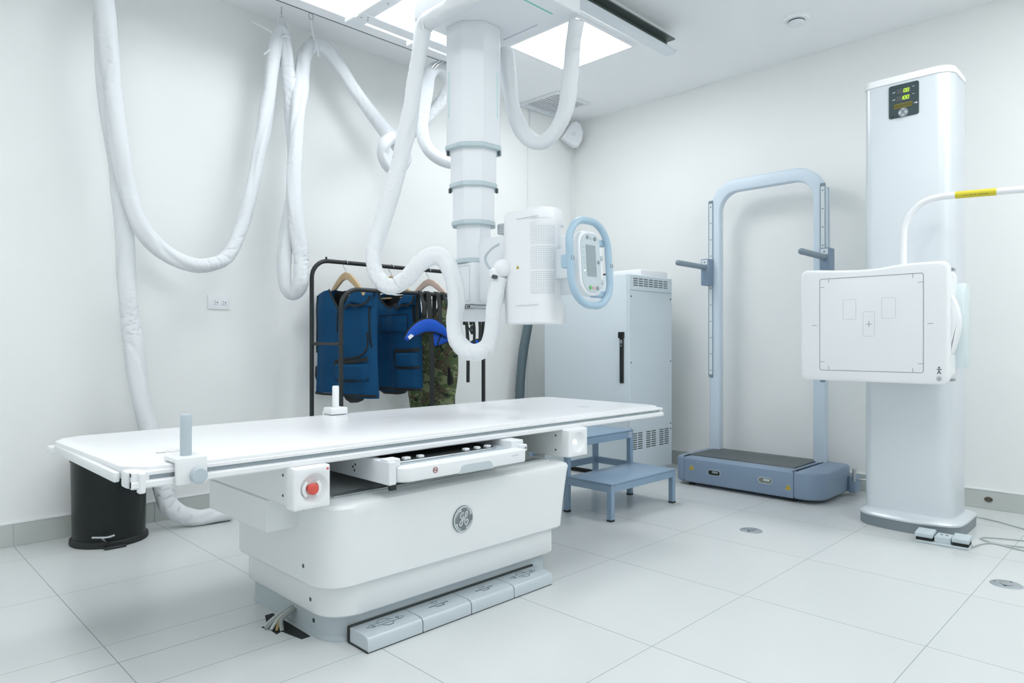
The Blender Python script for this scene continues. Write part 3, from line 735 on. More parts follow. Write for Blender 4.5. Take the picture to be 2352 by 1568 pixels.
for s, nm in ((1, 'front'), (-1, 'back')):
    ye = ty0 if s == 1 else ty1
    pr = [(0.028, .574), (-.010, .574), (-.014, .578), (-.014, .589), (-.010, .593), (.000, .594), (.000, .604), (-.008, .606), (-.008, .614), (.004, .616), (.028, .616)]
    bm = new(); prism(bm, [(ye + s * a, b) for a, b in pr], tx0 + .02, tx1 - .005, 'x', .001, 1)
    rl = link('side_rail', bm, M_TABLE, tt)
    bm = new(); box(bm, tx0 + .03, tx1 - .02, min(ye - s * .0005, ye + s * .004), max(ye - s * .0005, ye + s * .004), .5945, .6035); link('groove', bm, mat('rail_groove', (.36, .42, .45), .45, metal=.3), rl)
bm = new(); box(bm, tx0 - .003, tx0 + .012, ty0 + .055, ty1 - .09, .586, .612, .004, 2); box(bm, tx0 + .012, tx0 + .055, ty0 + .004, ty0 + .05, .575, .618, .006, 2); box(bm, tx0 + .035, tx0 + .052, ty0 - .016, ty0 + .004, .562, .614, .003, 1); box(bm, tx0 + .02, tx0 + .062, ty0 - .009, ty0 + .02, .573, .6165, .003, 1)
box(bm, tx0 - .012, tx0 + .03, ty1 - .09, ty1 - .03, .580, .606, .006, 2)
link('end_cap', bm, M_WHITE, tt)
# base: two flared shells on a plinth
def shell_outline(x0, x1, y0, y1): return rrect(x0, x1, y0, y1, (.10, .035, .03, .03), 10)
def ring3(o, z): return [(x, y, z) for x, y in o]
def sh(x0, x1, y0, y1, z, g): return ring3(shell_outline(x0 + g, x1 - g, y0 + g, y1 - g), z)
bm = loft([sh(1.055, 2.132, 1.842, 2.47, .178, .014), sh(1.052, 2.135, 1.839, 2.47, .182, .004), sh(1.050, 2.137, 1.836, 2.47, .190, .0), sh(1.050, 2.150, 1.832, 2.47, .30, 0), sh(1.050, 2.168, 1.828, 2.47, .405, 0), sh(1.050, 2.172, 1.824, 2.47, .430, .0), sh(1.050, 2.172, 1.824, 2.47, .441, .005), sh(1.050, 2.172, 1.824, 2.47, .447, .018)])
us = link('upper_shell', bm, M_SHELL, t)
bm = loft([sh(1.085, 2.105, 1.865, 2.46, .078, .010), sh(1.082, 2.108, 1.862, 2.46, .082, .002), sh(1.080, 2.110, 1.860, 2.46, .088, 0), sh(1.080, 2.110, 1.860, 2.46, .155, .0), sh(1.080, 2.110, 1.850, 2.46, .180, .006)])
ls = link('lower_shell', bm, M_SHELL, t)
bm = loft([sh(1.095, 2.085, 1.872, 2.45, 0.0, .0), sh(1.095, 2.085, 1.872, 2.45, .014, 0), sh(1.100, 2.08, 1.880, 2.45, .016, .0), sh(1.100, 2.08, 1.880, 2.45, .085, 0)])
pl = link('plinth', bm, M_PLINTH, t)
bm = new()
for (x, y, z) in ((1.0505, 1.975, .42), (1.0505, 1.975, .24)): cyl(bm, (x - .001, y, z), .007, .002, 'x', 12)
link('screw', bm, M_SCREW, us)
bm = new(); cyl(bm, (1.0795, 1.985, .125), .007, .002, 'x', 12); link('screw', bm, M_SCREW, ls)
bm = new(); cyl(bm, (1.099, 2.00, .048), .0075, .002, 'x', 12); link('screw', bm, M_SCREW, pl)
emblem(us, 1.585, .316, .047, lambda u, v, h: (1.585 + u, 1.8315 - .0003 - h - (0.316 - .316 + v) * .036, .316 + v), mat('emblem_grey', (.19, .225, .24), .35), mat('emblem_ink', (.66, .71, .73), .3), None, 'emblem')
# top deck of the base, seen dark under the table top
bm = new(); box(bm, 1.10, 2.12, 1.90, 2.44, .444, .452); dk = link('deck', bm, M_INNER, t)
bm = new()
for y in (1.91, 1.925, 1.945): box(bm, 1.12, 2.11, y, y + .005, .452, .457)
link('guide_track', bm, M_STEEL, dk)
bm = new(); box(bm, 1.55, 2.06, 2.05, 2.42, .450, .590, .004, 1); link('lift_column', bm, mat('lift_cream', (.60, .65, .58), .5), t)
bm = new(); box(bm, 1.06, 2.16, 2.425, 2.445, .447, .592); link('back_panel', bm, M_INNER, t)
# cross beams with their end boxes
def beam(x0, x1, parent):
    return link('cross_beam', box(new(), x0, x1, 1.866, 2.47, .460, .574, .002, 1), M_SHELL, parent)
lb = beam(.948, 1.052, t); rb = beam(2.16, 2.275, t)
bm = new(); box(bm, .952, 1.06, 2.02, 2.47, .352, .456, .004, 1); link('lower_beam', bm, M_SHELL, t)
bm = new()
for z in (.548, .488): cyl(bm, (.9465, 1.905, z), .004, .002, 'x', 10); cyl(bm, (2.1585, 1.90, z), .004, .002, 'x', 10)
link('screw', bm, M_SCREW, lb)
def dish_box(x0, x1, z0, z1, cxx, czz, r, depth, yf=1.826, yb=1.868):
    """box whose front face (towards -Y) sinks into a round dish"""
    N = 64
    out = []
    for i in range(N):
        a = 2 * PI * i / N; c, s = math.cos(a), math.sin(a)
        hx = (x1 - cxx) if c > 0 else (cxx - x0); hz = (z1 - czz) if s > 0 else (czz - z0)
        k = min(hx / max(1e-6, abs(c)), hz / max(1e-6, abs(s))); out.append((cxx + c * k, czz + s * k))
    def sq(g, y): return [(min(x1 - g, max(x0 + g, u)), y, min(z1 - g, max(z0 + g, v))) for u, v in out]
    def ci(k, y): return [(cxx + r * k * math.cos(2 * PI * i / N), y, czz + r * k * math.sin(2 * PI * i / N)) for i in range(N)]
    secs = [sq(.0, yb), sq(.0, yf + .009), sq(.0008, yf + .005), sq(.003, yf + .0015), sq(.007, yf), ci(1.0, yf), ci(.96, yf + .001), ci(.86, yf + depth * .45), ci(.70, yf + depth * .82), ci(.45, yf + depth), ci(.12, yf + depth)]
    return loft(secs)
cb = link('control_box', dish_box(.940, 1.060, .452, .576, 1.006, .512, .046, .017), M_WHITE, t)
bm = new(); lathe(bm, [(0, -.012), (.012, -.0115), (.0165, -.008), (.0175, -.002), (.0150, .004), (.011, .008), (.011, .022)], (1.000, 1.8262, .512), 'y', 28); link('emergency_button', bm, M_RED, cb, 'red emergency stop button')
for a0 in (2.2, -.95):
    bm = new(); ribbon(bm, [(1.000 + .026 * math.cos(a0 + k * .15), .512 + .026 * math.sin(a0 + k * .15)) for k in range(13)], .009, mY(1.838), .011); link('button_guard', bm, M_TABLE, cb)
bm = new(); cyl(bm, (1.049, 1.8245, .5655), .0035, .002, 'y', 12); link('indicator', bm, M_RED, cb)
rbx = link('control_box', dish_box(2.158, 2.282, .462, .578, 2.222, .520, .043, .017), M_WHITE, t)
bm = new(); cyl(bm, (2.214, 1.834, .520), .007, .012, 'y', 14, .002); link('indicator_lamp', bm, M_LAMP, rbx)
# detector tray, pulled out
bm = new(); prism(bm, rrect(1.262, 1.832, 1.752, 2.05, (.045, .018, .01, .01), 6), .497, .546, 'z', .007, 3)
tr = link('detector_tray', bm, M_WHITE, t)
bm = new(); pad(bm, [(1.500, .497), (1.660, .497), (1.648, .520), (1.638, .5245), (1.524, .5245), (1.512, .520)], mY(1.7518), .0012); link('grip_recess', bm, mat('recess_grey', (.55, .62, .65), .45), tr)
bm = new(); ribbon(bm, arc(1.398, .524, .009, 0, 2 * PI, 20)[:-1], .002, mY(1.7518), .0008, True); ribbon(bm, [(1.391, .518), (1.396, .527), (1.400, .521), (1.405, .530)], .002, mY(1.7518), .0008); ribbon(bm, [(1.391, .530), (1.405, .518)], .002, mY(1.7518), .001)
link('warning_symbol', bm, mat('symbol_maroon', (.28, .06, .06), .5), tr)
bm = new(); ribbon(bm, [(1.752, .528), (1.785, .528)], .004, mY(1.7518), .0008); link('printed_text', bm, M_FAINT, tr)
bm = new(); box(bm, 1.30, 1.79, 1.80, 2.05, .5455, .549); ty = link('cassette_bed', bm, M_LGREY, tr)
bm = new(); box(bm, 1.33, 1.76, 1.845, 2.05, .549, .5515); link('cassette_well', bm, M_DARK, ty)
bm = new()
for x, w in ((1.345, .026), (1.405, .022), (1.61, .022), (1.665, .020), (1.715, .022)): box(bm, x, x + w, 1.846, 1.866, .549, .5595, .002, 1)
link('cassette_clamp', bm, M_WHITE2, ty)
bm = new(); sweep(bm, [(1.30, 1.82, .552), (1.37, 1.815, .552), (1.60, 1.815, .552), (1.72, 1.82, .552), (1.75, 1.84, .553)], .0035, 8, .02); link('clamp_bar', bm, M_STEEL, ty)
bm = new(); box(bm, 1.235, 1.262, 1.775, 2.30, .492, .566, .003, 1); box(bm, 1.236, 1.285, 1.785, 1.83, .546, .572, .003, 1); box(bm, 1.80, 1.862, 1.80, 2.30, .540, .572, .003, 1); box(bm, 1.832, 1.865, 1.782, 1.81, .530, .556, .003, 1); cr = link('tray_carrier', bm, M_WHITE2, t)
bm = new()
for y, z in ((1.97, .535), (1.985, .526), (1.975, .515)): cyl(bm, (1.2335, y, z), .004, .002, 'x', 8)
cyl(bm, (1.842, 1.7805, .541), .0035, .002, 'y', 8); cyl(bm, (1.855, 1.7805, .543), .0035, .002, 'y', 8)
link('screw', bm, M_SCREW, cr)
bm = new(); box(bm, 1.24, 1.262, 1.776, 1.79, .476, .492); link('stop_pin', bm, M_RUB, cr)
# foot pedals along the floor
ped0, ped1 = 1.148, 1.985
prof = [(1.868, .004), (1.868, .047), (1.862, .051), (1.785, .050), (1.770, .046), (1.763, .036), (1.763, .004)]
bm = new(); box(bm, ped0 - .003, ped1 + .002, 1.866, 1.876, .002, .054, .002, 1); box(bm, ped0, ped1, 1.766, 1.87, 0, .006); pb = link('pedal_bar', bm, M_RUB, t)
w = (ped1 - ped0) / 4
def sym_four(bm, u, v, m):
    ribbon(bm, [(u - .070, v), (u - .050, v + .011), (u - .050, v - .011)], .0022, m, .0006, True); ribbon(bm, [(u + .070, v), (u + .050, v + .011), (u + .050, v - .011)], .0022, m, .0006, True)
    ribbon(bm, [(u - .044, v + .011), (u - .044, v - .011)], .0025, m, .0006); ribbon(bm, [(u + .044, v + .011), (u + .044, v - .011)], .0025, m, .0006)
    ribbon(bm, [(u - .024, v + .012), (u - .012, v + .026), (u + .010, v + .026), (u + .022, v + .012)], .0022, m, .0006)
    ribbon(bm, [(u - .020, v - .012), (u - .006, v - .027), (u + .010, v - .027), (u + .022, v - .012)], .0022, m, .0006)
    ribbon(bm, [(u - .036, v + .008), (u + .036, v + .008)], .0014, m, .0006); ribbon(bm, [(u - .036, v - .008), (u + .036, v - .008)], .0014, m, .0006)
def sym_table(bm, u, v, m, up):
    ribbon(bm, [(u - .040, v - .008), (u - .014, v - .008), (u - .014, v - .022), (u + .016, v - .022), (u + .016, v - .008), (u + .042, v - .008)], .0028, m, .0006)
    ribbon(bm, [(u - .040, v - .008), (u + .042, v - .008)], .0018, m, .0006)
    if up: ribbon(bm, [(u - .014, v + .006), (u + .018, v + .006), (u + .002, v + .022)], .0022, m, .0006, True)
    else: ribbon(bm, [(u - .014, v + .020), (u + .018, v + .020), (u + .002, v + .004)], .0022, m, .0006, True)
for k in range(4):
    a, b_ = ped0 + k * w + .0015, ped0 + (k + 1) * w - .0015
    bm = new(); prism(bm, prof, a, b_, 'x', .0012, 1); p = link('foot_pedal', bm, M_PEDAL, pb, None)
    bm = new(); u = (a + b_) / 2; mm = lambda uu, vv, h: (uu, vv, .0508 - .0 + (0) + h)
    if k in (0, 3): sym_four(bm, u, 1.822, mm)
    else: sym_table(bm, u, 1.824, mm, k == 2)
    link('symbol', bm, M_MARK, p)
    p['label'] = ['foot pedal with four-way arrows at the near end', 'foot pedal with a downward table symbol', 'foot pedal with an upward table symbol', 'foot pedal with four-way arrows at the far end'][k]

# patient hand grips on the rails
def hand_grip(x, yf, s, label):
    t = thing('hand_grip', label, 'hand grip', (x, yf, .60), 'hand grips clamped to the table rails')
    bm = new()
    ya, yb = sorted((yf - s * .022, yf + s * (.065 if s == 1 else .05))); box(bm, x - .040, x + .040, ya, yb, .6275, .642 if s == 1 else .657, .005, 2)
    ya, yb = sorted((yf - s * .030, yf - s * .0155)); box(bm, x - .040, x + .040, ya, yb, .572, .642, .005, 2)
    c = link('clamp', bm, M_WHITE, t)
    bm = new(); lathe(bm, [(0, .637), (.0145, .637), (.0145, .745), (.012, .750), (0, .751)], (x, yf + s * .015, 0), 'z', 24); link('post', bm, M_LGREY if s == 1 else M_WHITE, t)
    bm = new(); cyl(bm, (x + .014, yf - s * .030 - (.016 if s == 1 else 0), .594), .021, .016, 'y', 24, .003); link('knob', bm, M_LGREY, c)
hand_grip(.668, ty0, 1, 'grey hand grip clamped to the near front rail of the table')
hand_grip(1.562, ty1, -1, 'white hand grip clamped to the back rail of the table')

# cables out of the floor slot beside the base
struct('floor_slot_shade', pad(new(), [(1.008, 2.176), (1.030, 2.185), (1.060, 2.262), (1.088, 2.262), (1.088, 2.00), (1.058, 2.00), (1.040, 2.10), (1.018, 2.09), (1.020, 2.14)], mZ(0.0), .0012), M_DARK)  # flat dark sheet standing in for the shade inside the floor hole
for k, (y, x, m, r) in enumerate(((2.175, 1.018, M_CABLEW, .007), (2.155, 1.012, M_CABLEB, .008), (2.135, 1.020, M_CABLEW, .006), (2.115, 1.030, mat('ochre_cable', (.36, .27, .10), .5), .005), (2.10, 1.042, M_CABLEB, .007))):
    bm = new(); sweep(bm, [(1.112, 2.140 - k * .004, .055 - k * .002), (1.085, 2.142 - k * .006, .05), (1.05, (y + 2.14) / 2, .03), (x, y, .001)], r, 10, .006)
    tag(link('power_cable', bm, m, None), ['pale cable nearest the wall, bending from table base into floor slot', 'thick grey cable, second from the wall, bending into the floor slot', 'pale cable in the middle of the bunch entering the floor slot', 'thin ochre cable bending from the table base into the floor slot', 'grey cable nearest the camera bending into the floor slot'][k], 'cable', 'cables at the table base')

# ================================================================== PEDAL BIN
t = thing('pedal_bin', 'black round pedal bin behind the near end of the table', 'bin', (.952, 3.655, 0))
c = (.945, 3.66, 0)
bm = new(); lathe(bm, [(0, .018), (.150, .018), (.152, .03), (.158, .385), (0, .385)], c, 'z', 48); bd = link('body', bm, M_BIN, t)
bm = new(); lathe(bm, [(0, 0), (.163, 0), (.165, .006), (.163, .022), (.154, .028), (0, .028)], c, 'z', 48); link('base_ring', bm, M_RUB, t)
bm = new(); lathe(bm, [(0, .385), (.162, .385), (.162, .40), (.14, .418), (0, .425)], c, 'z', 48); link('lid', bm, M_BIN, t)
bm = new(); box(bm, .878, .968, 3.470, 3.512, .0, .012, .004, 1); link('front_foot', bm, M_RUB, t)
bm = new(); sweep(bm, [(.835, 3.505, .062), (.885, 3.472, .060), (.915, 3.462, .066)], .005, 8, .01); sweep(bm, [(.868, 3.482, .058), (.884, 3.495, .040), (.897, 3.506, .028)], .004, 8, .01); link('pedal', bm, M_STEEL, t)

# ================================================================== GARMENT RACK
t = thing('garment_rack', 'black metal garment rack against the left wall behind the table', 'clothes rack', (2.5, 3.45, 0))
RK = t
def frame(y, x0, x1, top, r=.10):
    pts = [(x0, 0.02), (x0, top - r)] + [(x0 + r - r * math.cos(a), top - r + r * math.sin(a)) for a in [k * PI / 16 for k in range(1, 8)]] + [(x0 + r, top), (x1 - r, top)] + [(x1 - r + r * math.sin(a), top - r + r * math.cos(a)) for a in [k * PI / 16 for k in range(1, 8)]] + [(x1, top - r), (x1, 0.02)]
    bm = new(); sweep(bm, [(a, y, b) for a, b in pts], .0125, 14, smooth=False); return bm
link('back_frame', frame(3.60, 1.967, 3.03, 1.415, .105), M_BLACKP, t)
link('front_frame', frame(3.30, 1.978, 3.035, 1.232, .105), M_BLACKP, t)
for x in (1.972, 3.032):
    for z in (.93, .12):
        bm = new(); sweep(bm, [(x, 3.295, z), (x, 3.60, z)], .009, 10, smooth=False); cyl(bm, (x, 3.2845, z), .006, .006, 'y', 10); link('crossbar', bm, M_BLACKP, t)
bm = new()
for x in (1.967, 3.03, ): 
    for y in (3.60, 3.30): cyl(bm, (x + (.011 if y < 3.5 and x < 2.5 else 0), y, 0), .017, .022, 'z', 14, .003)
link('foot_cap', bm, M_RUB, t)
bm = new()
for x in (2.06, 2.94): cyl(bm, (x, 3.60, 1.425), .006, .014, 'z', 10, .002)
link('peg', bm, M_BLACKP, t)

def hanger(x, m, label, yaw=0.0, rest=.0):
    t = thing('clothes_hanger', label, 'hanger', (x, 3.60, 1.33), 'wooden hangers on the rack')
    R = Matrix.Translation((x, 3.60, 0)) @ Matrix.Rotation(yaw, 4, 'Z')
    z0 = 1.335
    pts = [(-.225, z0 - .125), (-.215, z0 - .13), (-.10, z0 - .060), (-.04, z0 - .028), (0, z0 - .020), (.04, z0 - .028), (.10, z0 - .060), (.215, z0 - .13), (.225, z0 - .125), (.222, z0 - .105), (.11, z0 - .022), (.05, z0 + .012), (0, z0 + .024), (-.05, z0 + .012), (-.11, z0 - .022), (-.222, z0 - .105)]
    bm = new(); prism(bm, pts, -.0075, .0075, 'x', .003, 2, M=R); bd = link('shoulder_bar', bm, m, t)
    bm = new(); sweep(bm, [tuple(R @ Vector((0, a, b))) for a, b in ((-.20, z0 - .118), (.20, z0 - .118))], .006, 8, smooth=False); link('trouser_bar', bm, m, t)
    hz = 1.415 + .0125 + .003
    bm = new(); sweep(bm, [tuple(R @ Vector((a, b, c_))) for a, b, c_ in ((0, 0, z0 + .02), (0, .004, 1.375), (-.006, .019, 1.395), (-.002, .0165, 1.42), (0, 0, hz), (.002, -.0165, 1.42), (.004, -.018, 1.41))], .0022, 8, .004); link('hook', bm, M_STEEL, t)
hanger(2.190, M_WOOD, 'pale wooden hanger holding the open-fronted navy vest', math.radians(-4))
hanger(2.520, M_WOOD, 'pale wooden hanger holding the middle navy apron', math.radians(2))
hanger(2.817, M_PINKW, 'pinkish wooden hanger holding the camouflage apron', math.radians(0))

# ---- aprons: closed padded shells hanging square to the rack, fronts towards -X
class Garment:
    def __init__(s, x, yc, hw, zb, zt_f, zt_b, depth, seed, bottom=None, side=None, yaw=0.0):
        s.yaw = yaw
        s.x, s.yc, s.hw, s.zb, s.ztf, s.ztb, s.d, s.seed = x, yc, hw, zb, zt_f, zt_b, depth, seed
        s.bottom = bottom or (lambda u: 0.0); s.side = side or (lambda v: 1.0)
    def P(s, u, v, front, off=0.0):
        zt = (s.ztf if front else s.ztb)(u); zb = s.zb + s.bottom(u)
        z = zb + (zt - zb) * v
        vv = (z - s.zb) / (1.25 - s.zb)
        y = s.yc + (1 - 2 * u) * s.hw * s.side(min(1, max(0, vv)))
        e = max(0.0, 1 - abs(2 * u - 1) ** 3.2)
        w = .006 * math.sin(u * 17 + s.seed + z * 3) * e + .006 * noise.noise(Vector((u * 7 + s.seed, z * 9, 4))) * e + .014 * noise.noise(Vector((u * 3 + s.seed, z * 3.5, 1))) * e
        topn = 1 - .75 * max(0, (vv - .82) / .18)
        d = (s.d * (e ** .6) * topn + .008) / 2
        x = (s.x - (d + w + off) if front else s.x + d) + (s.yc - y) * s.yaw
        return Vector((x, y, z))
    def mesh(s, front_only=None, nu=36, nv=40):
        t_ = bmesh.new(); g = []
        sides = (True, False)
        for fr in sides:
            rows = [[t_.verts.new(s.P(i / nu, j / nv, fr)) for i in range(nu + 1)] for j in range(nv + 1)]
            for j in range(nv):
                for i in range(nu): t_.faces.new((rows[j][i], rows[j][i + 1], rows[j + 1][i + 1], rows[j + 1][i]))
            g.append(rows)
        a, b = g
        for j in range(nv):
            t_.faces.new((a[j][0], a[j + 1][0], b[j + 1][0], b[j][0])); t_.faces.new((a[j][nu], b[j][nu], b[j + 1][nu], a[j + 1][nu]))
        for i in range(nu): t_.faces.new((a[0][i], b[0][i], b[0][i + 1], a[0][i + 1]))
        bmesh.ops.recalc_face_normals(t_, faces=t_.faces)
        return t_
    def uv(s, y, z):
        u = .5; v = .5
        for _ in range(12):
            zt, zb = s.ztf(u), s.zb + s.bottom(u); v = (z - zb) / (zt - zb)
            vv = min(1, max(0, (z - s.zb) / (1.25 - s.zb)))
            u = min(1, max(0, (1 - (y - s.yc) / (s.hw * s.side(vv))) / 2))
        return u, v
    def on(s, off): return lambda u, v, h: tuple(s.P(u, v, True, off + h))
    def av(s, u, v):
        """v measured on a straight scale instead of following the neckline"""
        u = min(1, max(0, u)); zb = s.zb + s.bottom(u)
        return min(1.0, (s.zb + v * (1.25 - s.zb) - zb) / (s.ztf(u) - zb))
    def strip(s, uvs, w, off=.001, th=.004, rel=False, raw=False):
        """piping/webbing strip following (u,v) points on the front"""
        bm = new()
        if raw: pts = [(a[0] + (b[0] - a[0]) * k / 6, a[1] + (b[1] - a[1]) * k / 6) for a, b in zip(uvs[:-1], uvs[1:]) for k in range(6)] + [uvs[-1]]
        else: pts = c2(uvs, .03)
        if not rel: pts = [(a, s.av(a, b)) for a, b in pts]
        t_ = bmesh.new(); vs = []
        for i, p in enumerate(pts):
            q = s.P(p[0], p[1], True); n_ = s.P(min(1, max(0, pts[min(i + 1, len(pts) - 1)][0])), pts[min(i + 1, len(pts) - 1)][1], True) - s.P(min(1, max(0, pts[max(i - 1, 0)][0])), pts[max(i - 1, 0)][1], True)
            if n_.length < 1e-6: n_ = Vector((0, 0, 1))
            T = n_.normalized(); Nn = Vector((-1, 0, 0)); sdir = T.cross(Nn)
            if sdir.length < .2: sdir = Vector((0, 1, 0))
            sdir = sdir.normalized() * w / 2
            vs.append([t_.verts.new(q + sdir + Nn * off), t_.verts.new(q - sdir + Nn * off), t_.verts.new(q - sdir + Nn * (off + th)), t_.verts.new(q + sdir + Nn * (off + th))])
        for i in range(len(vs) - 1):
            for k in range(4): t_.faces.new((vs[i][k], vs[i][(k + 1) % 4], vs[i + 1][(k + 1) % 4], vs[i + 1][k]))
        t_.faces.new(vs[0]); t_.faces.new(vs[-1][::-1]); bmesh.ops.recalc_face_normals(t_, faces=t_.faces)
        merge(bm, t_); return bm
    def patch(s, u0, u1, v0, v1, off, puff=.006, n=12, rel=False):
        """padded pocket / patch on the front"""
        t_ = bmesh.new(); F = []; K = []
        for j in range(n + 1):
            row, rk = [], []
            for i in range(n + 1):
                a, b = i / n, j / n
                e = (max(0, 1 - abs(2 * a - 1) ** 6) * max(0, 1 - abs(2 * b - 1) ** 6)) ** .5
                uu, vv = u0 + (u1 - u0) * a, v0 + (v1 - v0) * b
                if not rel: vv = s.av(uu, vv)
                row.append(t_.verts.new(s.P(uu, vv, True, off + puff * e))); rk.append(t_.verts.new(s.P(uu, vv, True, -.004)))
            F.append(row); K.append(rk)
        for j in range(n):
            for i in range(n):
                t_.faces.new((F[j][i], F[j][i + 1], F[j + 1][i + 1], F[j + 1][i])); t_.faces.new((K[j][i], K[j + 1][i], K[j + 1][i + 1], K[j][i + 1]))
        for k in range(n):
            t_.faces.new((F[0][k], K[0][k], K[0][k + 1], F[0][k + 1])); t_.faces.new((F[n][k], F[n][k + 1], K[n][k + 1], K[n][k]))
            t_.faces.new((F[k][0], F[k + 1][0], K[k + 1][0], K[k][0])); t_.faces.new((F[k][n], K[k][n], K[k + 1][n], F[k + 1][n]))
        bmesh.ops.recalc_face_normals(t_, faces=t_.faces)
        bm = new(); merge(bm, t_); return bm

def sstep(a, b, x):
    x = min(1, max(0, (x - a) / (b - a))); return x * x * (3 - 2 * x)
# vest with an open collar
def v1f(u):
    sh_ = 1.225 + .055 * (1 - abs(u - .5) / .5) ** .8
    if .25 < u < .74: return 1.262 - .125 * (1 - (abs(u - .5) / .25)) ** .8 if abs(u - .5) < .25 else sh_
    return min(sh_, 1.262)
def v1b(u):
    return 1.225 + .055 * (1 - abs(u - .5) / .5) ** .8 - (.03 * max(0, 1 - (abs(u - .5) / .24) ** 2))
g1 = Garment(2.185, 3.582, .252, .625, v1f, v1b, .115, 1.0, bottom=lambda u: .012 * math.sin(u * 5), side=lambda v: 1.0 - .05 * math.sin(v * PI) - .03 * v, yaw=.20)
t = thing('lead_vest', 'navy blue lead vest with black collar edging, leftmost on the rack', 'lead apron', (2.19, 3.60, .9), 'lead aprons on the rack')
link('body', g1.mesh(), M_NAVY, t, None, 60)
bm = new()
tt_ = bmesh.new(); rows = []
for j in range(7):
    rows.append([tt_.verts.new(Vector((2.192 - .014 * (1 - abs(2 * i / 12 - 1) ** 2) - .2 * (1 - 2 * (.27 + .46 * i / 12)) * .24, 3.582 + (1 - 2 * (.27 + .46 * i / 12)) * .24, 1.10 + (v1b(.27 + .46 * i / 12) - .004 - 1.10) * j / 6))) for i in range(13)])
for j in range(6):
    for i in range(12): tt_.faces.new((rows[j][i], rows[j][i + 1], rows[j + 1][i + 1], rows[j + 1][i]))
bmesh.ops.solidify(tt_, geom=list(tt_.faces), thickness=.006); merge(bm, tt_)
link('collar_lining', bm, M_LINER, t, None, 60)
edge = [(i / 24, 1.0) for i in range(6, 19)]
link('neck_piping', g1.strip(edge, .014, rel=True), M_LINER, t)
bm = g1.strip([(.50, .80), (.50, .70), (.495, .60)], .008); merge(bm, g1.strip([(.95, .60), (.955, .50), (.93, .42), (.86, .375), (.66, .345), (.46, .325)], .011)); merge(bm, g1.strip([(0.012, .96), (.02, .8), (.03, .6), (.025, .4)], .012)); merge(bm, g1.strip([(.988, .96), (.965, .8), (.97, .6), (.985, .45)], .014)); merge(bm, g1.strip([(.0, .006), (.25, .006), (.5, .006), (.75, .006), (1, .006)], .014))
link('edge_piping', bm, M_LINER, t)
pk = link('pocket', g1.patch(.47, .95, .145, .30, .004, .022), M_NAVY, t, None, 60)
bm = g1.strip([(.45, .305), (.7, .318), (.95, .345)], .022, .004); merge(bm, g1.strip([(.47, .15), (.7, .142), (.95, .165)], .016, .003)); link('pocket_binding', bm, M_LINER, pk)
fl_ = link('shoulder_flap', g1.patch(.66, .99, .86, .985, .012, .018, rel=True), M_NAVY, t, None, 60)
bm = g1.strip([(.64, .99), (.645, .90), (.72, .85), (.85, .845), (.96, .89), (.99, .96)], .014, .028, rel=True); link('flap_binding', bm, M_LINER, fl_)
bm = new(); prism(bm, [(3.77, .80), (3.84, .79), (3.845, .73), (3.82, .69), (3.78, .69)], 2.12, 2.15, 'x', .006, 2); link('side_strap', bm, M_LINER, t)
bm = new(); prism(bm, [(3.63, .640), (3.385, .642), (3.42, .600), (3.47, .585), (3.53, .580), (3.58, .595)], 2.175, 2.20, 'x', .006, 2); link('back_tail', bm, M_LINER, t)

# middle apron with round neck
def v2f(u):
    sh_ = 1.225 + .05 * (1 - abs(u - .5) / .5)
    return min(sh_, 1.262) - .105 * max(0, 1 - (abs(u - .55) / .26) ** 2) ** .7
def v2b(u): return min(1.225 + .05 * (1 - abs(u - .5) / .5), 1.262) - .03 * max(0, 1 - (abs(u - .55) / .26) ** 2)
g2 = Garment(2.52, 3.578, .250, .645, v2f, v2b, .105, 6.0, bottom=lambda u: -.012 + .03 * abs(2 * u - 1) ** 2 * (1 if u > .5 else .2), side=lambda v: 1.03 - .08 * v, yaw=.10)
t = thing('lead_apron', 'navy blue lead apron with round neck, middle of the three garments on the rack', 'lead apron', (2.52, 3.585, .9), 'lead aprons on the rack')
link('body', g2.mesh(), M_NAVY, t, None, 60)
bm = new(); tt_ = bmesh.new(); rows = []
for j in range(7):
    rows.append([tt_.verts.new(Vector((2.53 - .016 * (1 - abs(2 * i / 12 - 1) ** 2), 3.585 + (1 - 2 * (.30 + .50 * i / 12)) * .225, 1.11 + (v2b(.30 + .5 * i / 12) - .004 - 1.11) * j / 6))) for i in range(13)])
for j in range(6):
    for i in range(12): tt_.faces.new((rows[j][i], rows[j][i + 1], rows[j + 1][i + 1], rows[j + 1][i]))
bmesh.ops.solidify(tt_, geom=list(tt_.faces), thickness=.006); merge(bm, tt_); link('collar_lining', bm, M_LINER, t, None, 60)
bm = g2.strip([(i / 24, 1.0) for i in range(6, 21)], .015, rel=True); merge(bm, g2.strip([(.012, .97), (.03, .8), (.02, .6), (.01, .42)], .022)); merge(bm, g2.strip([(.985, .97), (.955, .85), (.96, .7), (.985, .55)], .026)); merge(bm, g2.strip([(0, .008), (.3, .008), (.6, .008), (1, .008)], .016)); link('edge_piping', bm, M_LINER, t)
M_STITCH = mat('dark_navy_stitching', (.001, .012, .03), .7)
cp_ = link('chest_pocket', g2.patch(.40, .88, .585, .765, .003, .004), M_NAVY, t, None, 60)
link('stitching', g2.strip([(.40, .765), (.40, .585), (.88, .585), (.88, .765), (.40, .765)], .004, .007, .002, raw=True), M_STITCH, cp_)
pk = link('pocket', g2.patch(.70, .99, .235, .38, .004, .020), M_NAVY, t, None, 60)
bm = g2.strip([(.68, .395), (.84, .40), (1, .41)], .022, .004); merge(bm, g2.strip([(.69, .23), (.84, .225), (1, .235)], .016, .004)); merge(bm, g2.strip([(.69, .39), (.685, .31), (.695, .23)], .012, .004)); link('pocket_binding', bm, M_LINER, pk)
pk = link('pocket', g2.patch(.72, .99, .02, .215, .004, .012), M_NAVY, t, None, 60)
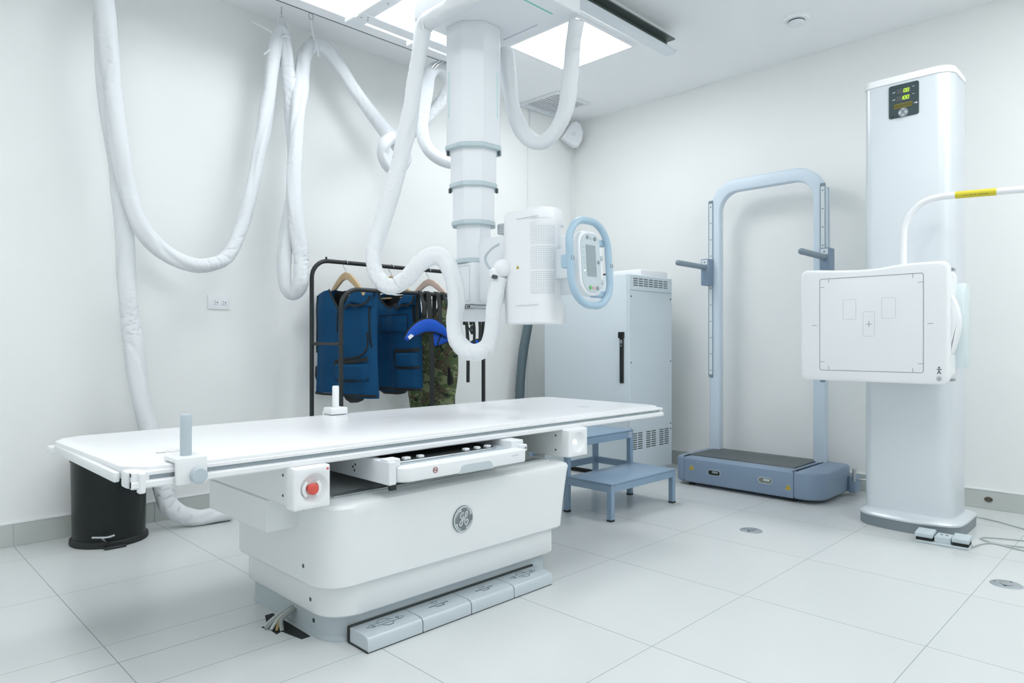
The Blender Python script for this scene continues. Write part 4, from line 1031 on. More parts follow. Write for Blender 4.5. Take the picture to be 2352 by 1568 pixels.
fl_ = link('shoulder_flap', g2.patch(.74, .985, .885, .995, .012, .018, rel=True), M_NAVY, t, None, 60)
link('flap_binding', g2.strip([(.725, .99), (.74, .92), (.80, .875), (.90, .872), (.975, .92), (.985, .99)], .013, .028, rel=True), M_LINER, fl_)
bm = g2.patch(.10, .30, .165, .37, .004, .006); link('closure_patch', bm, M_LINER, t)
bm = new(); prism(bm, [(3.73, .655), (3.50, .650), (3.42, .655), (3.46, .622), (3.52, .612), (3.66, .610), (3.70, .625)], 2.50, 2.53, 'x', .006, 2); link('back_tail', bm, M_LINER, t)

# camouflage apron
def v3f(u):
    sh_ = min(1.205 + .05 * (1 - abs(u - .5) / .5), 1.245)
    return sh_ - .19 * max(0, 1 - (abs(u - .46) / .33) ** 2) ** .6
def v3b(u): return min(1.205 + .05 * (1 - abs(u - .5) / .5), 1.245) - .16 * max(0, 1 - (abs(u - .46) / .33) ** 2) ** .6
g3 = Garment(2.817, 3.578, .250, .30, v3f, v3b, .10, 3.3, side=lambda v: .78 + .30 * sstep(.08, .5, v) - .14 * sstep(.55, .85, v) + .06 * sstep(.9, 1, v))
t = thing('lead_apron', 'green camouflage lead apron with black armhole edging on the rack', 'lead apron', (2.817, 3.585, .8), 'lead aprons on the rack')
link('body', g3.mesh(), M_CAMO, t, None, 60)
bm = g3.strip([(i / 26, 1.0) for i in range(2, 23)], .016, rel=True); merge(bm, g3.strip([(.985, .99), (.965, .9), (.96, .8), (.955, .72), (.98, .62)], .034)); merge(bm, g3.strip([(.02, .98), (.04, .85), (.03, .7)], .022)); link('edge_piping', bm, M_LINER, t)
bm = new(); prism(bm, [(3.345, 1.205), (3.385, 1.245), (3.35, 1.252), (3.325, 1.25), (3.33, 1.22)], 2.77, 2.835, 'x', .004, 1); link('shoulder_tab', bm, M_SKYB, t, 'sky blue shoulder tab')
bm = new(); prism(bm, [(3.36, .80), (3.34, .77), (3.325, .71), (3.33, .675), (3.355, .66), (3.385, .70), (3.38, .76)], 2.78, 2.84, 'x', .010, 2); link('side_pouch', bm, M_LINER, t)

# straps and thyroid shields hung over the front bar
def crescent(name, pts, wid, label, yy, extra=()):
    tt = thing(name, label, 'thyroid shield', (pts[0][0], yy, pts[0][2]), 'blue thyroid shields hanging on the front bar')
    bm = new(); P = catmull([(a, yy + b, c_) for a, b, c_ in pts], .012); n = len(P); t_ = bmesh.new(); rings = []
    for i, p in enumerate(P):
        T = (P[min(i + 1, n - 1)] - P[max(i - 1, 0)]).normalized(); nn = Vector((0, 1, 0)); s_ = T.cross(nn).normalized()
        w_ = wid(i / (n - 1)); dd = .011
        ring = [p + s_ * w_ * math.cos(a) + nn * dd * math.sin(a) for a in [2 * PI * k / 14 for k in range(14)]]
        rings.append([t_.verts.new(q) for q in ring])
    for k in range(n - 1):
        for i in range(14): t_.faces.new((rings[k][i], rings[k][(i + 1) % 14], rings[k + 1][(i + 1) % 14], rings[k + 1][i]))
    t_.faces.new(rings[0][::-1]); t_.faces.new(rings[-1]); bmesh.ops.recalc_face_normals(t_, faces=t_.faces); merge(bm, t_)
    b_ = link('collar', bm, M_BLUE, tt, None, 60)
    edge = new()
    for sg in (1, -1):
        q = []
        for i, p in enumerate(P):
            T = (P[min(i + 1, n - 1)] - P[max(i - 1, 0)]).normalized(); s_ = T.cross(Vector((0, 1, 0))).normalized(); q.append(tuple(p + s_ * wid(i / (n - 1)) * sg))
        sweep(edge, q, .0045, 8, smooth=False)
    link('binding', edge, M_LINER, b_)
    return tt
wd = lambda q: .014 + .026 * math.sin(PI * min(1, q * 1.02)) ** .8
tt = crescent('thyroid_shield', [(2.385, 0, .955), (2.43, -.004, .998), (2.50, -.008, 1.034), (2.57, -.012, 1.04), (2.64, -.010, 1.018), (2.70, 0, .975)], wd, 'royal blue thyroid shield folded in front of the camouflage apron', 3.262)
bm = new(); ribbon(bm, [(2.395, .962), (2.425, .984)], .022, lambda u, v, h: (u, 3.2505 - h, v), .002); link('care_tag', bm, M_WHITE, tt, 'white tag')
bm = new(); P = [(2.585, .955), (2.60, 1.0), (2.68, .985), (2.76, 1.0), (2.775, .965), (2.72, .945), (2.65, .92), (2.615, .915)]
prism(bm, [(a, b) for a, b in c2(P, .015)], 3.272, 3.290, 'y', .005, 2); lo = link('folded_collar', bm, M_BLUE, tt)
bm = new(); sweep(bm, [(a, 3.271, b) for a, b in [(2.66, 1.00), (2.645, .96), (2.63, .918), (2.70, .935), (2.765, .96)]], .0045, 8, .015); link('binding', bm, M_LINER, lo)
bm = new(); box(bm, 2.635, 2.675, 3.2495, 3.2505, .995, 1.003, M=None); link('buckle', bm, M_STEEL, tt)
# black webbing straps
def strap(name, path, w, label, group='black webbing straps on the front bar', nrm=(0, -1, 0)):
    bm = new(); P = catmull(path, .012); t_ = bmesh.new(); vs = []; N_ = Vector(nrm)
    for i, p in enumerate(P):
        T = (P[min(i + 1, len(P) - 1)] - P[max(i - 1, 0)]).normalized(); s_ = Vector((1, 0, 0)); k = T.cross(s_)
        if k.length < .1: s_ = Vector((0, 0, 1)); k = T.cross(s_)
        k = k.normalized() * .0016; s2 = s_ * w / 2
        vs.append([t_.verts.new(p + s2 + k), t_.verts.new(p - s2 + k), t_.verts.new(p - s2 - k), t_.verts.new(p + s2 - k)])
    for i in range(len(vs) - 1):
        for q in range(4): t_.faces.new((vs[i][q], vs[i][(q + 1) % 4], vs[i + 1][(q + 1) % 4], vs[i + 1][q]))
    t_.faces.new(vs[0]); t_.faces.new(vs[-1][::-1]); bmesh.ops.recalc_face_normals(t_, faces=t_.faces); merge(bm, t_)
    return bm
def over(x, z_front, z_back, x2=None, yf=3.246):
    x2 = x if x2 is None else x2
    return [(x2, yf, z_front), (x2, yf + .002, (z_front + 1.2) / 2), (x, 3.275, 1.20), (x, 3.2855, 1.235), (x, 3.30, 1.2475), (x, 3.3145, 1.235), (x, 3.318, 1.20), (x, 3.32, z_back)]
tag(link('webbing_strap', strap('s', over(2.565, .50, 1.06), .036, ''), M_WEB, None), 'long black webbing strap hanging down over the front bar and camouflage apron', 'strap', 'black webbing straps on the front bar')
tag(link('webbing_strap', strap('s', over(2.640, 1.03, 1.10, 2.628), .030, ''), M_WEB, None), 'short black strap over the front bar holding the blue thyroid shield', 'strap', 'black webbing straps on the front bar')
def buckle(bm, x, y, z):
    box(bm, x - .016, x + .016, y - .006, y + .004, z + .002, z + .030, .003, 1); box(bm, x - .012, x + .012, y - .005, y + .003, z - .026, z, .003, 1)
tb = thing('webbing_strap', 'black strap with a side-release buckle at the left end of the camouflage apron', 'strap', (2.50, 3.30, 1.24), 'black webbing straps on the front bar')
link('band', strap('s', over(2.512, 1.10, 1.02, 2.508), .024, ''), M_WEB, tb); bm = new(); buckle(bm, 2.508, 3.252, 1.15); link('buckle', bm, M_RUB, tb)
tb = thing('webbing_strap', 'black strap with a buckle over the neck opening of the camouflage apron', 'strap', (2.69, 3.30, 1.24), 'black webbing straps on the front bar')
link('band', strap('s', over(2.690, 1.09, 1.12, 2.698), .024, ''), M_WEB, tb); bm = new(); buckle(bm, 2.697, 3.251, 1.145); link('buckle', bm, M_RUB, tb)
tt = crescent('thyroid_shield', [(2.85, 0, .872), (2.90, -.004, .905), (2.957, -.006, .915), (3.01, -.004, .902), (3.05, 0, .875)], lambda q: .012 + .030 * math.sin(PI * q) ** .8, 'royal blue thyroid shield hanging under the column seen through the sleeve loop', 3.262)
link('strap', strap('s', over(2.943, .93, 1.05, 2.955), .024, ''), M_WEB, tt)
b2 = link('strap', strap('s', over(2.885, .91, 1.05, 2.905), .020, ''), M_WEB, tt); bm = new(); buckle(bm, 2.893, 3.252, 1.015); link('buckle', bm, M_RUB, b2)
bm = new(); sweep(bm, [(2.895, 3.255, .99), (2.862, 3.255, 1.03), (2.852, 3.255, .96), (2.858, 3.255, .91), (2.885, 3.255, .905)], .006, 8, .01, flat=.6); link('loop', bm, M_WEB, tt)
tag(link('webbing_strap', strap('s', over(2.850, .685, .9, 2.853), .026, ''), M_WEB, None), 'black strap end hanging below the hanging sleeve loop, right of the camouflage apron', 'strap', 'black webbing straps on the front bar')

# ================================================================== GENERATOR CABINET
t = thing('generator_cabinet', 'tall grey metal generator cabinet standing in the far corner', 'cabinet', (4.09, 3.08, 0))
cx0, cx1, cy0, cy1, ch = 3.82, 4.365, 2.708, 3.465, 1.402
link('body', box(new(), cx0, cx1, cy0, cy1, .035, ch, .004, 2), M_CAB, t)
link('base', B(cx0 + .03, cx1 - .02, cy0 + .03, cy1 - .03, 0, .036), M_RUB, t)
dr = link('door', box(new(), cx0 - .012, cx0 + .001, cy0 + .006, cy1 - .004, .045, ch - .004, .003, 2), M_CAB, t)
bm = new(); box(bm, cx0 - .032, cx0 - .010, 2.730, 2.772, .965, 1.008, .003, 1); box(bm, cx0 - .026, cx0 - .010, 2.734, 2.764, .66, .965, .004, 1); hb = link('handle', bm, M_BLACKP, dr)
bm = new(); cyl(bm, (cx0 - .029, 2.749, .915), .007, .004, 'x', 14); link('lock', bm, M_STEEL, hb)
bm = new(); box(bm, cx0 - .0275, cx0 - .0255, 2.741, 2.757, .93, .955); link('badge', bm, M_GREYB, hb)
sp = link('side_panel', box(new(), cx0 + .008, cx1 - .012, cy0 - .006, cy0 + .002, .05, 1.290, .002, 1), M_CAB, t)
up = link('top_panel', box(new(), cx0 + .008, cx1 - .012, cy0 - .006, cy0 + .002, 1.294, ch - .004, .002, 1), M_CAB, t)
bm = new()
for i in range(7):
    for j in range(4): box(bm, 3.872 + i * .062, 3.872 + i * .062 + .048, cy0 - .0072, cy0 - .005, 1.325 + j * .015, 1.331 + j * .015)
link('vent_slots', bm, M_SCREW, up)
for g_ in range(3):
    bm = new()
    for i in range(2):
        xa = 3.86 + g_ * .165 + i * .066
        for j in range(8): box(bm, xa, xa + .052, cy0 - .0072, cy0 - .005, .205 + j * .015, .2115 + j * .015)
    link('vent_slots', bm, M_SCREW, sp)
bm = new()
for x, z in ((3.842, 1.25), (4.335, 1.25), (3.842, .80), (4.335, .80), (3.842, .35), (4.335, .35), (4.335, .31)): cyl(bm, (x, cy0 - .008, z), .006, .003, 'y', 10)
link('screw', bm, M_SCREW, sp)
bm = new(); box(bm, 4.02, 4.36, 2.74, 2.98, ch, ch + .050, .008, 2)
tag(link('white_box', bm, M_WHITE, None), 'flat white box lying on top of the grey generator cabinet', 'box')
bm = new(); sweep(bm, [(3.835, 2.86, ch + .006), (3.84, 2.92, ch + .010), (3.845, 3.02, ch + .006), (3.90, 3.10, ch + .006), (4.1, 3.2, ch + .006)], .006, 8, .02)
tag(link('black_cable', bm, M_RUB, None), 'short black cable lying along the top edge of the grey cabinet', 'cable')

# ================================================================== STEP STOOL
t = thing('step_stool', 'blue-grey two-step metal stool at the far end of the table', 'step stool', (3.19, 2.45, 0))
sx0, sx1, sy0, sy1, sy2, lw = 2.882, 3.505, 2.150, 2.448, 2.745, .030
def tread(y0, y1, z, nm): return link(nm, box(new(), sx0 - .004, sx1 + .004, y0 - .004, y1 + .002, z - .009, z, .003, 2), M_BLUEGREY, t)
tread(sy0, sy1 - .0, .200, 'lower_step'); tread(sy1, sy2, .403, 'upper_step')
def leg(x, y, h):
    o = link('leg', box(new(), x, x + lw, y, y + lw, .008, h, .002, 1), M_BLUEGREY, t)
    link('foot_cap', box(new(), x - .001, x + lw + .001, y - .001, y + lw + .001, 0, .011, .002, 1), M_RUB, o)
for x in (sx0, sx1 - lw):
    leg(x, sy0, .19); leg(x, sy1, .395); leg(x, sy2 - lw, .395)
def apron(x0, x1, y0, y1, z0, z1): return link('rail', box(new(), x0, x1, y0, y1, z0, z1, .002, 1), M_BLUEGREY, t)
apron(sx0 + lw, sx1 - lw, sy0, sy0 + .02, .152, .191); apron(sx0 + lw, sx1 - lw, sy1 + .004, sy1 + .022, .152, .188)
apron(sx0 + lw, sx1 - lw, sy1, sy1 + .02, .352, .394); apron(sx0 + lw, sx1 - lw, sy2 - .02, sy2, .352, .394)
for x in (sx0, sx1 - .02):
    apron(x, x + .02, sy0 + lw, sy1, .152, .191); apron(x, x + .02, sy1 + lw, sy2 - lw, .352, .394); apron(x, x + .02, sy1 + lw, sy2 - lw, .165, .205)
apron(sx0 + lw, sx1 - lw, sy2 - .022, sy2 - .004, .165, .205)
bm = new(); ribbon(bm, rrect(sx1 - .040, sx1 - .022, .358, .388, .003, 2), .0035, mY(sy1 - .0002), .001, True); link('sticker', bm, M_TABLE, t, 'small white sticker')

# ================================================================== STANDING PLATFORM WITH ARCH
t = thing('standing_platform', 'slate blue standing platform with a tall pale arch frame by the right wall', 'standing platform', (4.25, 1.97, 0))
px0, px1, py0, py1, ph = 3.985, 4.50, 1.50, 2.455, .182
bm = new(); prism(bm, rrect(px0, px1, py0 + .16, py1 - .075, .004, 2), .022, ph, 'z', .012, 3); bd = link('base', bm, M_PLAT, t)
bm = new(); prism(bm, rrect(px0 + .002, px1 - .02, py0, py0 + .158, (.115, .05, .004, .004), 8), .022, ph + .004, 'z', .018, 4); link('end_cap', bm, M_PLAT, t)
bm = new(); prism(bm, rrect(px0 + .002, px1 - .02, py1 - .073, py1, (.004, .004, .03, .06), 8), .022, ph + .004, 'z', .018, 4); link('end_cap', bm, M_PLAT, t)
bm = new()
for x in (px0 + .06, px1 - .08):
    for y in (py0 + .18, py1 - .1): cyl(bm, (x, y, 0), .02, .023, 'z', 14, .003)
link('foot', bm, M_RUB, t)
mt = link('tread_mat', box(new(), px0 + .085, px1 - .035, 1.692, 2.405, ph - .001, ph + .006, .002, 1), mat('tread_rubber', (.055, .07, .075), .35), t)
bm = new()
for i in range(34): box(bm, px0 + .09, px1 - .04, 1.698 + i * .0207, 1.698 + i * .0207 + .015, ph + .006, ph + .0078, .0006, 1)
link('tread_ribs', bm, mat('tread_rib_grey', (.095, .118, .125), .32), mt)
bm = new(); box(bm, px0 + .012, px0 + .09, py0 + .17, py1 - .08, ph - .002, ph + .003, .002, 1); link('edge_strip', bm, M_PLAT, t)
for y, m in ((2.165, M_DARK), (1.828, mat('olive_recess', (.19, .20, .16), .5))):
    bm = new(); pad(bm, rrect(y - .042, y + .042, .090, .122, .015, 6), mX(px0 - .0003), .0015); h_ = link('slot_handle', bm, m, bd)
    bm = new(); ribbon(bm, rrect(y - .043, y + .043, .089, .123, .016, 6), .004, mX(px0 - .0015), .002, True); link('slot_rim', bm, M_LGREY, h_)
    bm = new(); box(bm, px0 - .003, px0 - .0015, y - .026, y + .012, .104, .116); link('slot_insert', bm, M_GREYB if m is M_DARK else M_CONS, h_)
tri_sign(bd, mX(px0 - .0003), 2.325, .122, .036); tri_sign(bd, mX(px0 - .0003), 1.690, .088, .036)
# arch
ax = 4.452; aw, ad = .086, .05; hz = 2.062
def arch_pts(y0, y1, top, r, n=10):
    return [(y1, ph - .01)] + [(y1 - r + r * math.cos(a), top - r + r * math.sin(a)) for a in [k * PI / 2 / n for k in range(n + 1)]] + [(y0 + r - r * math.sin(a), top - r + r * math.cos(a)) for a in [k * PI / 2 / n for k in range(n + 1)]] + [(y0, ph - .01)]
oy0, oy1 = 1.632, 2.428
outer = arch_pts(oy0, oy1, hz, .20); inner = arch_pts(oy0 + aw - .008, oy1 - aw + .008, hz - aw, .125)
bm = new(); t_ = bmesh.new(); n = len(outer)
fr = [[t_.verts.new((ax - ad, *p)) for p in q] for q in (outer, inner)]; bk = [[t_.verts.new((ax + ad * .2, *p)) for p in q] for q in (outer, inner)]
for i in range(n - 1):
    t_.faces.new((fr[0][i], fr[0][i + 1], fr[1][i + 1], fr[1][i])); t_.faces.new((bk[0][i], bk[1][i], bk[1][i + 1], bk[0][i + 1]))
    t_.faces.new((fr[0][i], bk[0][i], bk[0][i + 1], fr[0][i + 1])); t_.faces.new((fr[1][i], fr[1][i + 1], bk[1][i + 1], bk[1][i]))
for i in (0, n - 1): t_.faces.new((fr[0][i], fr[1][i], bk[1][i], bk[0][i]))
bmesh.ops.recalc_face_normals(t_, faces=t_.faces)
es = [e for e in t_.edges if len(e.link_faces) == 2 and abs(e.link_faces[0].normal.dot(e.link_faces[1].normal)) < .3]
bmesh.ops.bevel(t_, geom=es, offset=.012, segments=3, profile=.5, affect='EDGES')
merge(bm, t_); ar = link('arch_frame', bm, M_ARCH, t)
for y, s in ((oy1 + .002, 1), (oy0 + .030, 0)):
    xr = ax - ad - .004
    bm = new(); box(bm, xr, xr + .012, y - .030, y + .000, .70, 1.925, .003, 1); rl = link('scale_rail', bm, M_RULER, ar)
    bm = new()
    for k in range(11): cyl(bm, (xr - .001, y - .015, .74 + k * .115), .004, .002, 'x', 10)
    link('screw', bm, M_SCREW, rl)
    bm = new()
    for e in (y - .030, y): box(bm, xr - .0008, xr + .001, e - .002, e + .002, .70, 1.925)
    box(bm, xr - .003, xr + .006, y - .031, y + .001, .690, .712, .003, 1); box(bm, xr - .003, xr + .006, y - .031, y + .001, 1.915, 1.935, .003, 1); link('edge_line', bm, M_HANDLEB, rl)
bm = new(); box(bm, ax + .012, ax + .020, oy0 - .004, oy0 + .03, 1.35, 1.92, .002, 1); link('back_strip', bm, M_RULER, ar)
# grab handles
def grab(yc, z, label):
    bm = new(); box(bm, 4.33, 4.42, yc - .030, yc + .030, z - .13, z + .055, .006, 2); b_ = link('handle_block', bm, M_PLAT, t)
    bm = new(); box(bm, 4.3285, 4.331, yc - .022, yc + .022, z + .014, z + .047); lb_ = link('scale_window', bm, M_RULER, b_)
    bm = new(); cyl(bm, (4.3275, yc, z + .03), .005, .002, 'x', 12); link('mark', bm, M_MARK, lb_)
    bm = new(); sweep(bm, [(3.985, yc, z), (4.36, yc, z - .004)], .0185, 18, .05); bmesh.ops.create_uvsphere(bm, u_segments=16, v_segments=10, radius=.0186, matrix=Matrix.Translation((3.985, yc, z))); link('grab_bar', bm, M_HANDLEB, b_)
grab(2.425, 1.466, ''); grab(1.612, 1.466, '')
bm = new(); cyl(bm, (4.39, 1.60, 1.33), .016, .012, 'z', 12, .003); link('clamp_knob', bm, M_RUB, t)
# hooks at the right end
bm = new(); box(bm, 4.40, 4.50, 1.455, 1.50, .02, .12, .01, 2); lk = link('wheel_bracket', bm, M_PLAT, t)
bm = new(); cyl(bm, (4.37, 1.452, .10), .010, .075, 'z', 14, .002); cyl(bm, (4.37, 1.452, .172), .017, .006, 'z', 16, .002); sweep(bm, [(4.37, 1.452, .115), (4.36, 1.41, .118), (4.36, 1.37, .122)], .005, 8, .01); link('latch', bm, M_STEEL, lk)

# ================================================================== WALL STAND
t = thing('wall_stand', 'tall silver X-ray wall stand with a white square detector plate', 'x-ray wall stand', (3.96, 1.03, 0))
wx0, wx1, wy0, wy1 = 3.835, 4.13, .828, 1.228
def col_out(g=0.0): return rrect(wx0 - g, wx1 + g, wy0 - g, wy1 + g, (.075, .05, .05, .045), 10)
bm = new(); prism(bm, col_out(), .075, 2.262, 'z'); cl = link('column', bm, M_ALU, t)
bm = loft([ring3(col_out(.004), 2.258), ring3(col_out(.004), 2.28), ring3(col_out(.0), 2.292), ring3(col_out(-.02), 2.298)]); link('top_cap', bm, M_TABLE, cl)
BASE0 = c2([(4.15, 1.255), (3.90, 1.255), (3.83, 1.235), (3.782, 1.17), (3.757, 1.03), (3.768, .90), (3.81, .815), (3.90, .79), (4.15, .79)], .015)
def base_out(g):
    return [(3.97 + (a - 3.97) * (1 + g / .2), 1.025 + (b - 1.025) * (1 + g / .225)) for a, b in BASE0]
bm = new(); prism(bm, base_out(0), 0, .052, 'z'); bs = link('base', bm, mat('base_band_grey', (.24, .285, .31), .4, metal=.3), t)
bm = loft([ring3(base_out(.003), .052), ring3(base_out(.003), .060), ring3(base_out(-.004), .070), ring3(base_out(-.03), .082)]); link('base_cover', bm, M_ALU, bs)
# display
bm = new(); pad(bm, rrect(.970, 1.106, 2.077, 2.243, .010, 4), mX(wx0 - .0005), .004); dp = link('display_panel', bm, M_DISP, t)
xd = wx0 - .0045; mD = mX(xd)
def seg_digit(bm, u, v, w_, h_, segs):
    # u grows to +Y (left in view): mirror so digits read from the front
    P = {'a': ((0, 1), (1, 1)), 'b': ((1, 1), (1, .5)), 'c': ((1, .5), (1, 0)), 'd': ((0, 0), (1, 0)), 'e': ((0, 0), (0, .5)), 'f': ((0, .5), (0, 1)), 'g': ((0, .5), (1, .5))}
    for s in segs:
        (a0, b0), (a1, b1) = P[s]; sl = .0022
        ribbon(bm, [(u - (a0 * w_ + b0 * sl), v + b0 * h_), (u - (a1 * w_ + b1 * sl), v + b1 * h_)], .0030, mD, .0006, base=.0012)
for v, digs in ((2.1985, ('abcdef', 'abcdef')), (2.163, ('bc', 'abcdef', 'abcdef'))):
    bm = new(); pad(bm, [(1.070, v - .004), (1.007, v - .004), (1.007, v + .022), (1.070, v + .022)], mD, .001); wn_ = link('digit_window', bm, mat('digit_window_grey', (.075, .085, .09), .3), dp)
    bm = new()
    for i, sg_ in enumerate(digs):
        seg_digit(bm, 1.0455 - .0135 * (i + (2 - len(digs))) - .008, v + .001, .0085, .016, sg_)
    link('digits', bm, M_DIGIT, wn_)
bm = new()
for v in (2.207, 2.170):
    ribbon(bm, [(1.088, v - .003), (1.084, v + .003), (1.080, v - .002), (1.077, v + .004)], .0025, mD, .0006)
    for k in range(2): ribbon(bm, [(.998 - k * .005, v + .012), (.995 - k * .005, v + .012)], .003, mD, .0006)
ribbon(bm, [(.992, 2.135), (.978, 2.1345)], .003, mD, .0006); ribbon(bm, [(.982, 2.139), (.976, 2.1345), (.982, 2.130)], .0025, mD, .0006)
link('symbol', bm, M_WHITE2, dp)
bm = new(); pad(bm, [(1.082, 2.122), (.998, 2.122), (.998, 2.146), (1.082, 2.146)], mD, .001); aw_ = link('lens_window', bm, M_OLIVE, dp)
bm = new(); ribbon(bm, [(1.080, 2.124), (1.000, 2.124), (1.000, 2.144), (1.080, 2.144)], .0035, mD, .0016, True); link('window_frame', bm, M_AMBER, aw_)
emblem(dp, 0, 0, .0225, lambda u, v, h: (xd - h, 1.040 - u, 2.0985 + v), mat('badge_silver', (.60, .66, .68), .3), mat('badge_ink', (.20, .25, .27), .4), None)
bm = new(); ribbon(bm, [(1.093, 2.086), (1.083, 2.089)], .005, mD, .0006); link('keyhole', bm, M_DARK, dp)
# detector carriage and plate
bm = new(); prism(bm, rrect(3.60, 3.84, .86, 1.20, .02, 3), .80, 1.24, 'z', .01, 2); dc = link('detector_carriage', bm, M_WHITE2, t)
dX = 3.43; ya, yb, za, zb_ = .752, 1.392, .754, 1.296
o_ = [(.752, .80), (.752, 1.262)]
def plate_out(g):
    top = [(yb - .028 - g, zb_ - .001 - g), (1.30, zb_ - .003 - g), (1.22, zb_ - .010 - g), (1.12, zb_ - .015 - g), (1.03, zb_ - .013 - g), (.95, zb_ - .003 - g), (.88, zb_ - g), (.80 + g, zb_ - g)]
    pts = rrect(ya + g, yb - g, za + g, zb_ - g, .032, 6)
    out_ = []
    low = [p for p in pts]
    # rounded rectangle with a shallow scoop in the top edge
    res = []
    for k, p in enumerate(pts):
        res.append(p)
        if k == 20: res += top[1:-1]
    return res
bm = new(); t_ = bmesh.new()
secs = [(dX + .06, .004), (dX + .018, .0), (dX + .006, .001), (dX + .0015, .006), (dX, .014)]
rg_ = [[t_.verts.new((x, *p)) for p in plate_out(g_)] for x, g_ in secs]
for a, b in zip(rg_[:-1], rg_[1:]):
    for i in range(len(a)): t_.faces.new((a[i], a[(i + 1) % len(a)], b[(i + 1) % len(a)], b[i]))
t_.faces.new(rg_[0]); t_.faces.new(rg_[-1]); bmesh.ops.recalc_face_normals(t_, faces=t_.faces); merge(bm, t_)
pt = link('detector_plate', bm, M_TABLE, t)
bm = new(); prism(bm, rrect(ya + .004, yb - .03, za + .02, zb_ - .035, .03, 5), dX + .05, dX + .17, 'x', .012, 3); link('back_housing', bm, M_TABLE, pt)
bm = new(); prism(bm, c2([(.762, .87), (.748, .90), (.733, .955), (.724, 1.02), (.728, 1.075), (.745, 1.13), (.762, 1.16)], .012), 3.475, 3.535, 'x', .008, 2); link('side_handle', bm, M_TABLE, pt)
bm = new(); prism(bm, [(3.56, .825), (3.655, .825), (3.665, .84), (3.66, 1.19), (3.655, 1.205), (3.60, 1.205), (3.56, 1.15)], .722, .765, 'y', .008, 2); link('side_cover', bm, mat('side_cover_grey', (.66, .75, .77), .4), pt)
bm = new(); box(bm, dX + .055, dX + .10, .748, .775, 1.255, 1.268, .003, 1); box(bm, dX + .055, dX + .10, .748, .775, .768, .780, .003, 1); link('corner_gap', bm, M_GREYB, pt)
mR = mX(dX - .0002)
iy0, iy1, iz0, iz1 = .850, 1.298, .804, 1.247
bm = new(); ribbon(bm, rrect(iy0, iy1, iz0, iz1, .010, 4), .0026, mR, .0006, True)
for y in (iy0, iy1):
    s = 1 if y == iy0 else -1
    for z in (iz0 + .040, iz1 - .040): ribbon(bm, [(y, z), (y + s * .022, z)], .0022, mR, .0006)
for z in (iz0, iz1):
    s = 1 if z == iz0 else -1
    for y in (iy0 + .042, iy1 - .042): ribbon(bm, [(y, z), (y, z + s * .020)], .0022, mR, .0006)
for y0_, y1_ in ((1.313, 1.334), (.812, .834)): ribbon(bm, [(y0_, 1.022), (y1_, 1.022)], .0024, mR, .0006)
ribbon(bm, [(1.062, 1.024), (1.088, 1.024)], .0024, mR, .0006); ribbon(bm, [(1.075, 1.010), (1.075, 1.038)], .0024, mR, .0006)
link('field_marks', bm, M_MIDINK, pt)
bm = new()
for y0_, y1_, z0_, z1_ in ((1.132, 1.190, 1.048, 1.142), (.962, 1.020, 1.050, 1.144), (1.050, 1.100, .968, 1.082)): ribbon(bm, rrect(y0_, y1_, z0_, z1_, .006, 3), .0018, mR, .0006, True)
link('chamber_marks', bm, M_FAINT, pt)
bm = new(); yy, zz = .790, .815
ribbon(bm, arc(yy, zz + .014, .0028, 0, 2 * PI, 10)[:-1], .003, mR, .0006, True); ribbon(bm, [(yy - .010, zz + .006), (yy + .010, zz + .006)], .003, mR, .0006); ribbon(bm, [(yy, zz + .008), (yy, zz - .002), (yy - .007, zz - .014)], .004, mR, .0006); ribbon(bm, [(yy, zz - .002), (yy + .007, zz - .014)], .004, mR, .0006)
zz = .780; ribbon(bm, arc(yy, zz, .009, 0, 2 * PI, 18)[:-1], .0016, mR, .0006, True); ribbon(bm, [(yy, zz - .005), (yy, zz + .004)], .004, mR, .0006)
link('patient_symbol', bm, M_MARK, pt)
bm = new(); box(bm, dX + .03, dX + .055, yb - .004, yb + .006, .855, .895, .004, 1); box(bm, dX + .035, dX + .05, yb - .003, yb + .004, .905, .925, .002, 1); link('release_latch', bm, M_RUB, pt)
# overhead grip bar
bm = new(); sweep(bm, BAR, .0155, 16, .02); gb = link('grip_bar', bm, M_TABLE, t)
P = [Vector(p) for p in BAR]
a_ = P[6]; d_ = (P[7] - P[6]).normalized(); n_ = P[7]
bm = new(); sweep(bm, [tuple(a_), tuple(n_)], .0163, 16, smooth=False); yl = link('warning_label', bm, M_YLAB, gb, 'yellow warning label')
bm = new(); random.seed(5); q = .22
while q < .8:
    w_ = random.uniform(.02, .06); c0 = a_.lerp(n_, q); c1 = a_.lerp(n_, min(.82, q + w_))
    t_ = (c1 - c0); u_ = Vector((-1, 0, -.45)).normalized() * .0163
    sweep(bm, [tuple(c0 + u_), tuple(c1 + u_)], .0018, 6, smooth=False); q += w_ + random.choice((.012, .012, .04))
link('printed_text', bm, mat('label_text_brown', (.25, .2, .03), .5), yl)
bm = new(); cyl(bm, (4.0, 1.255, .0), .02, .05, 'z', 12); link('cable_gland', bm, M_RUB, t)

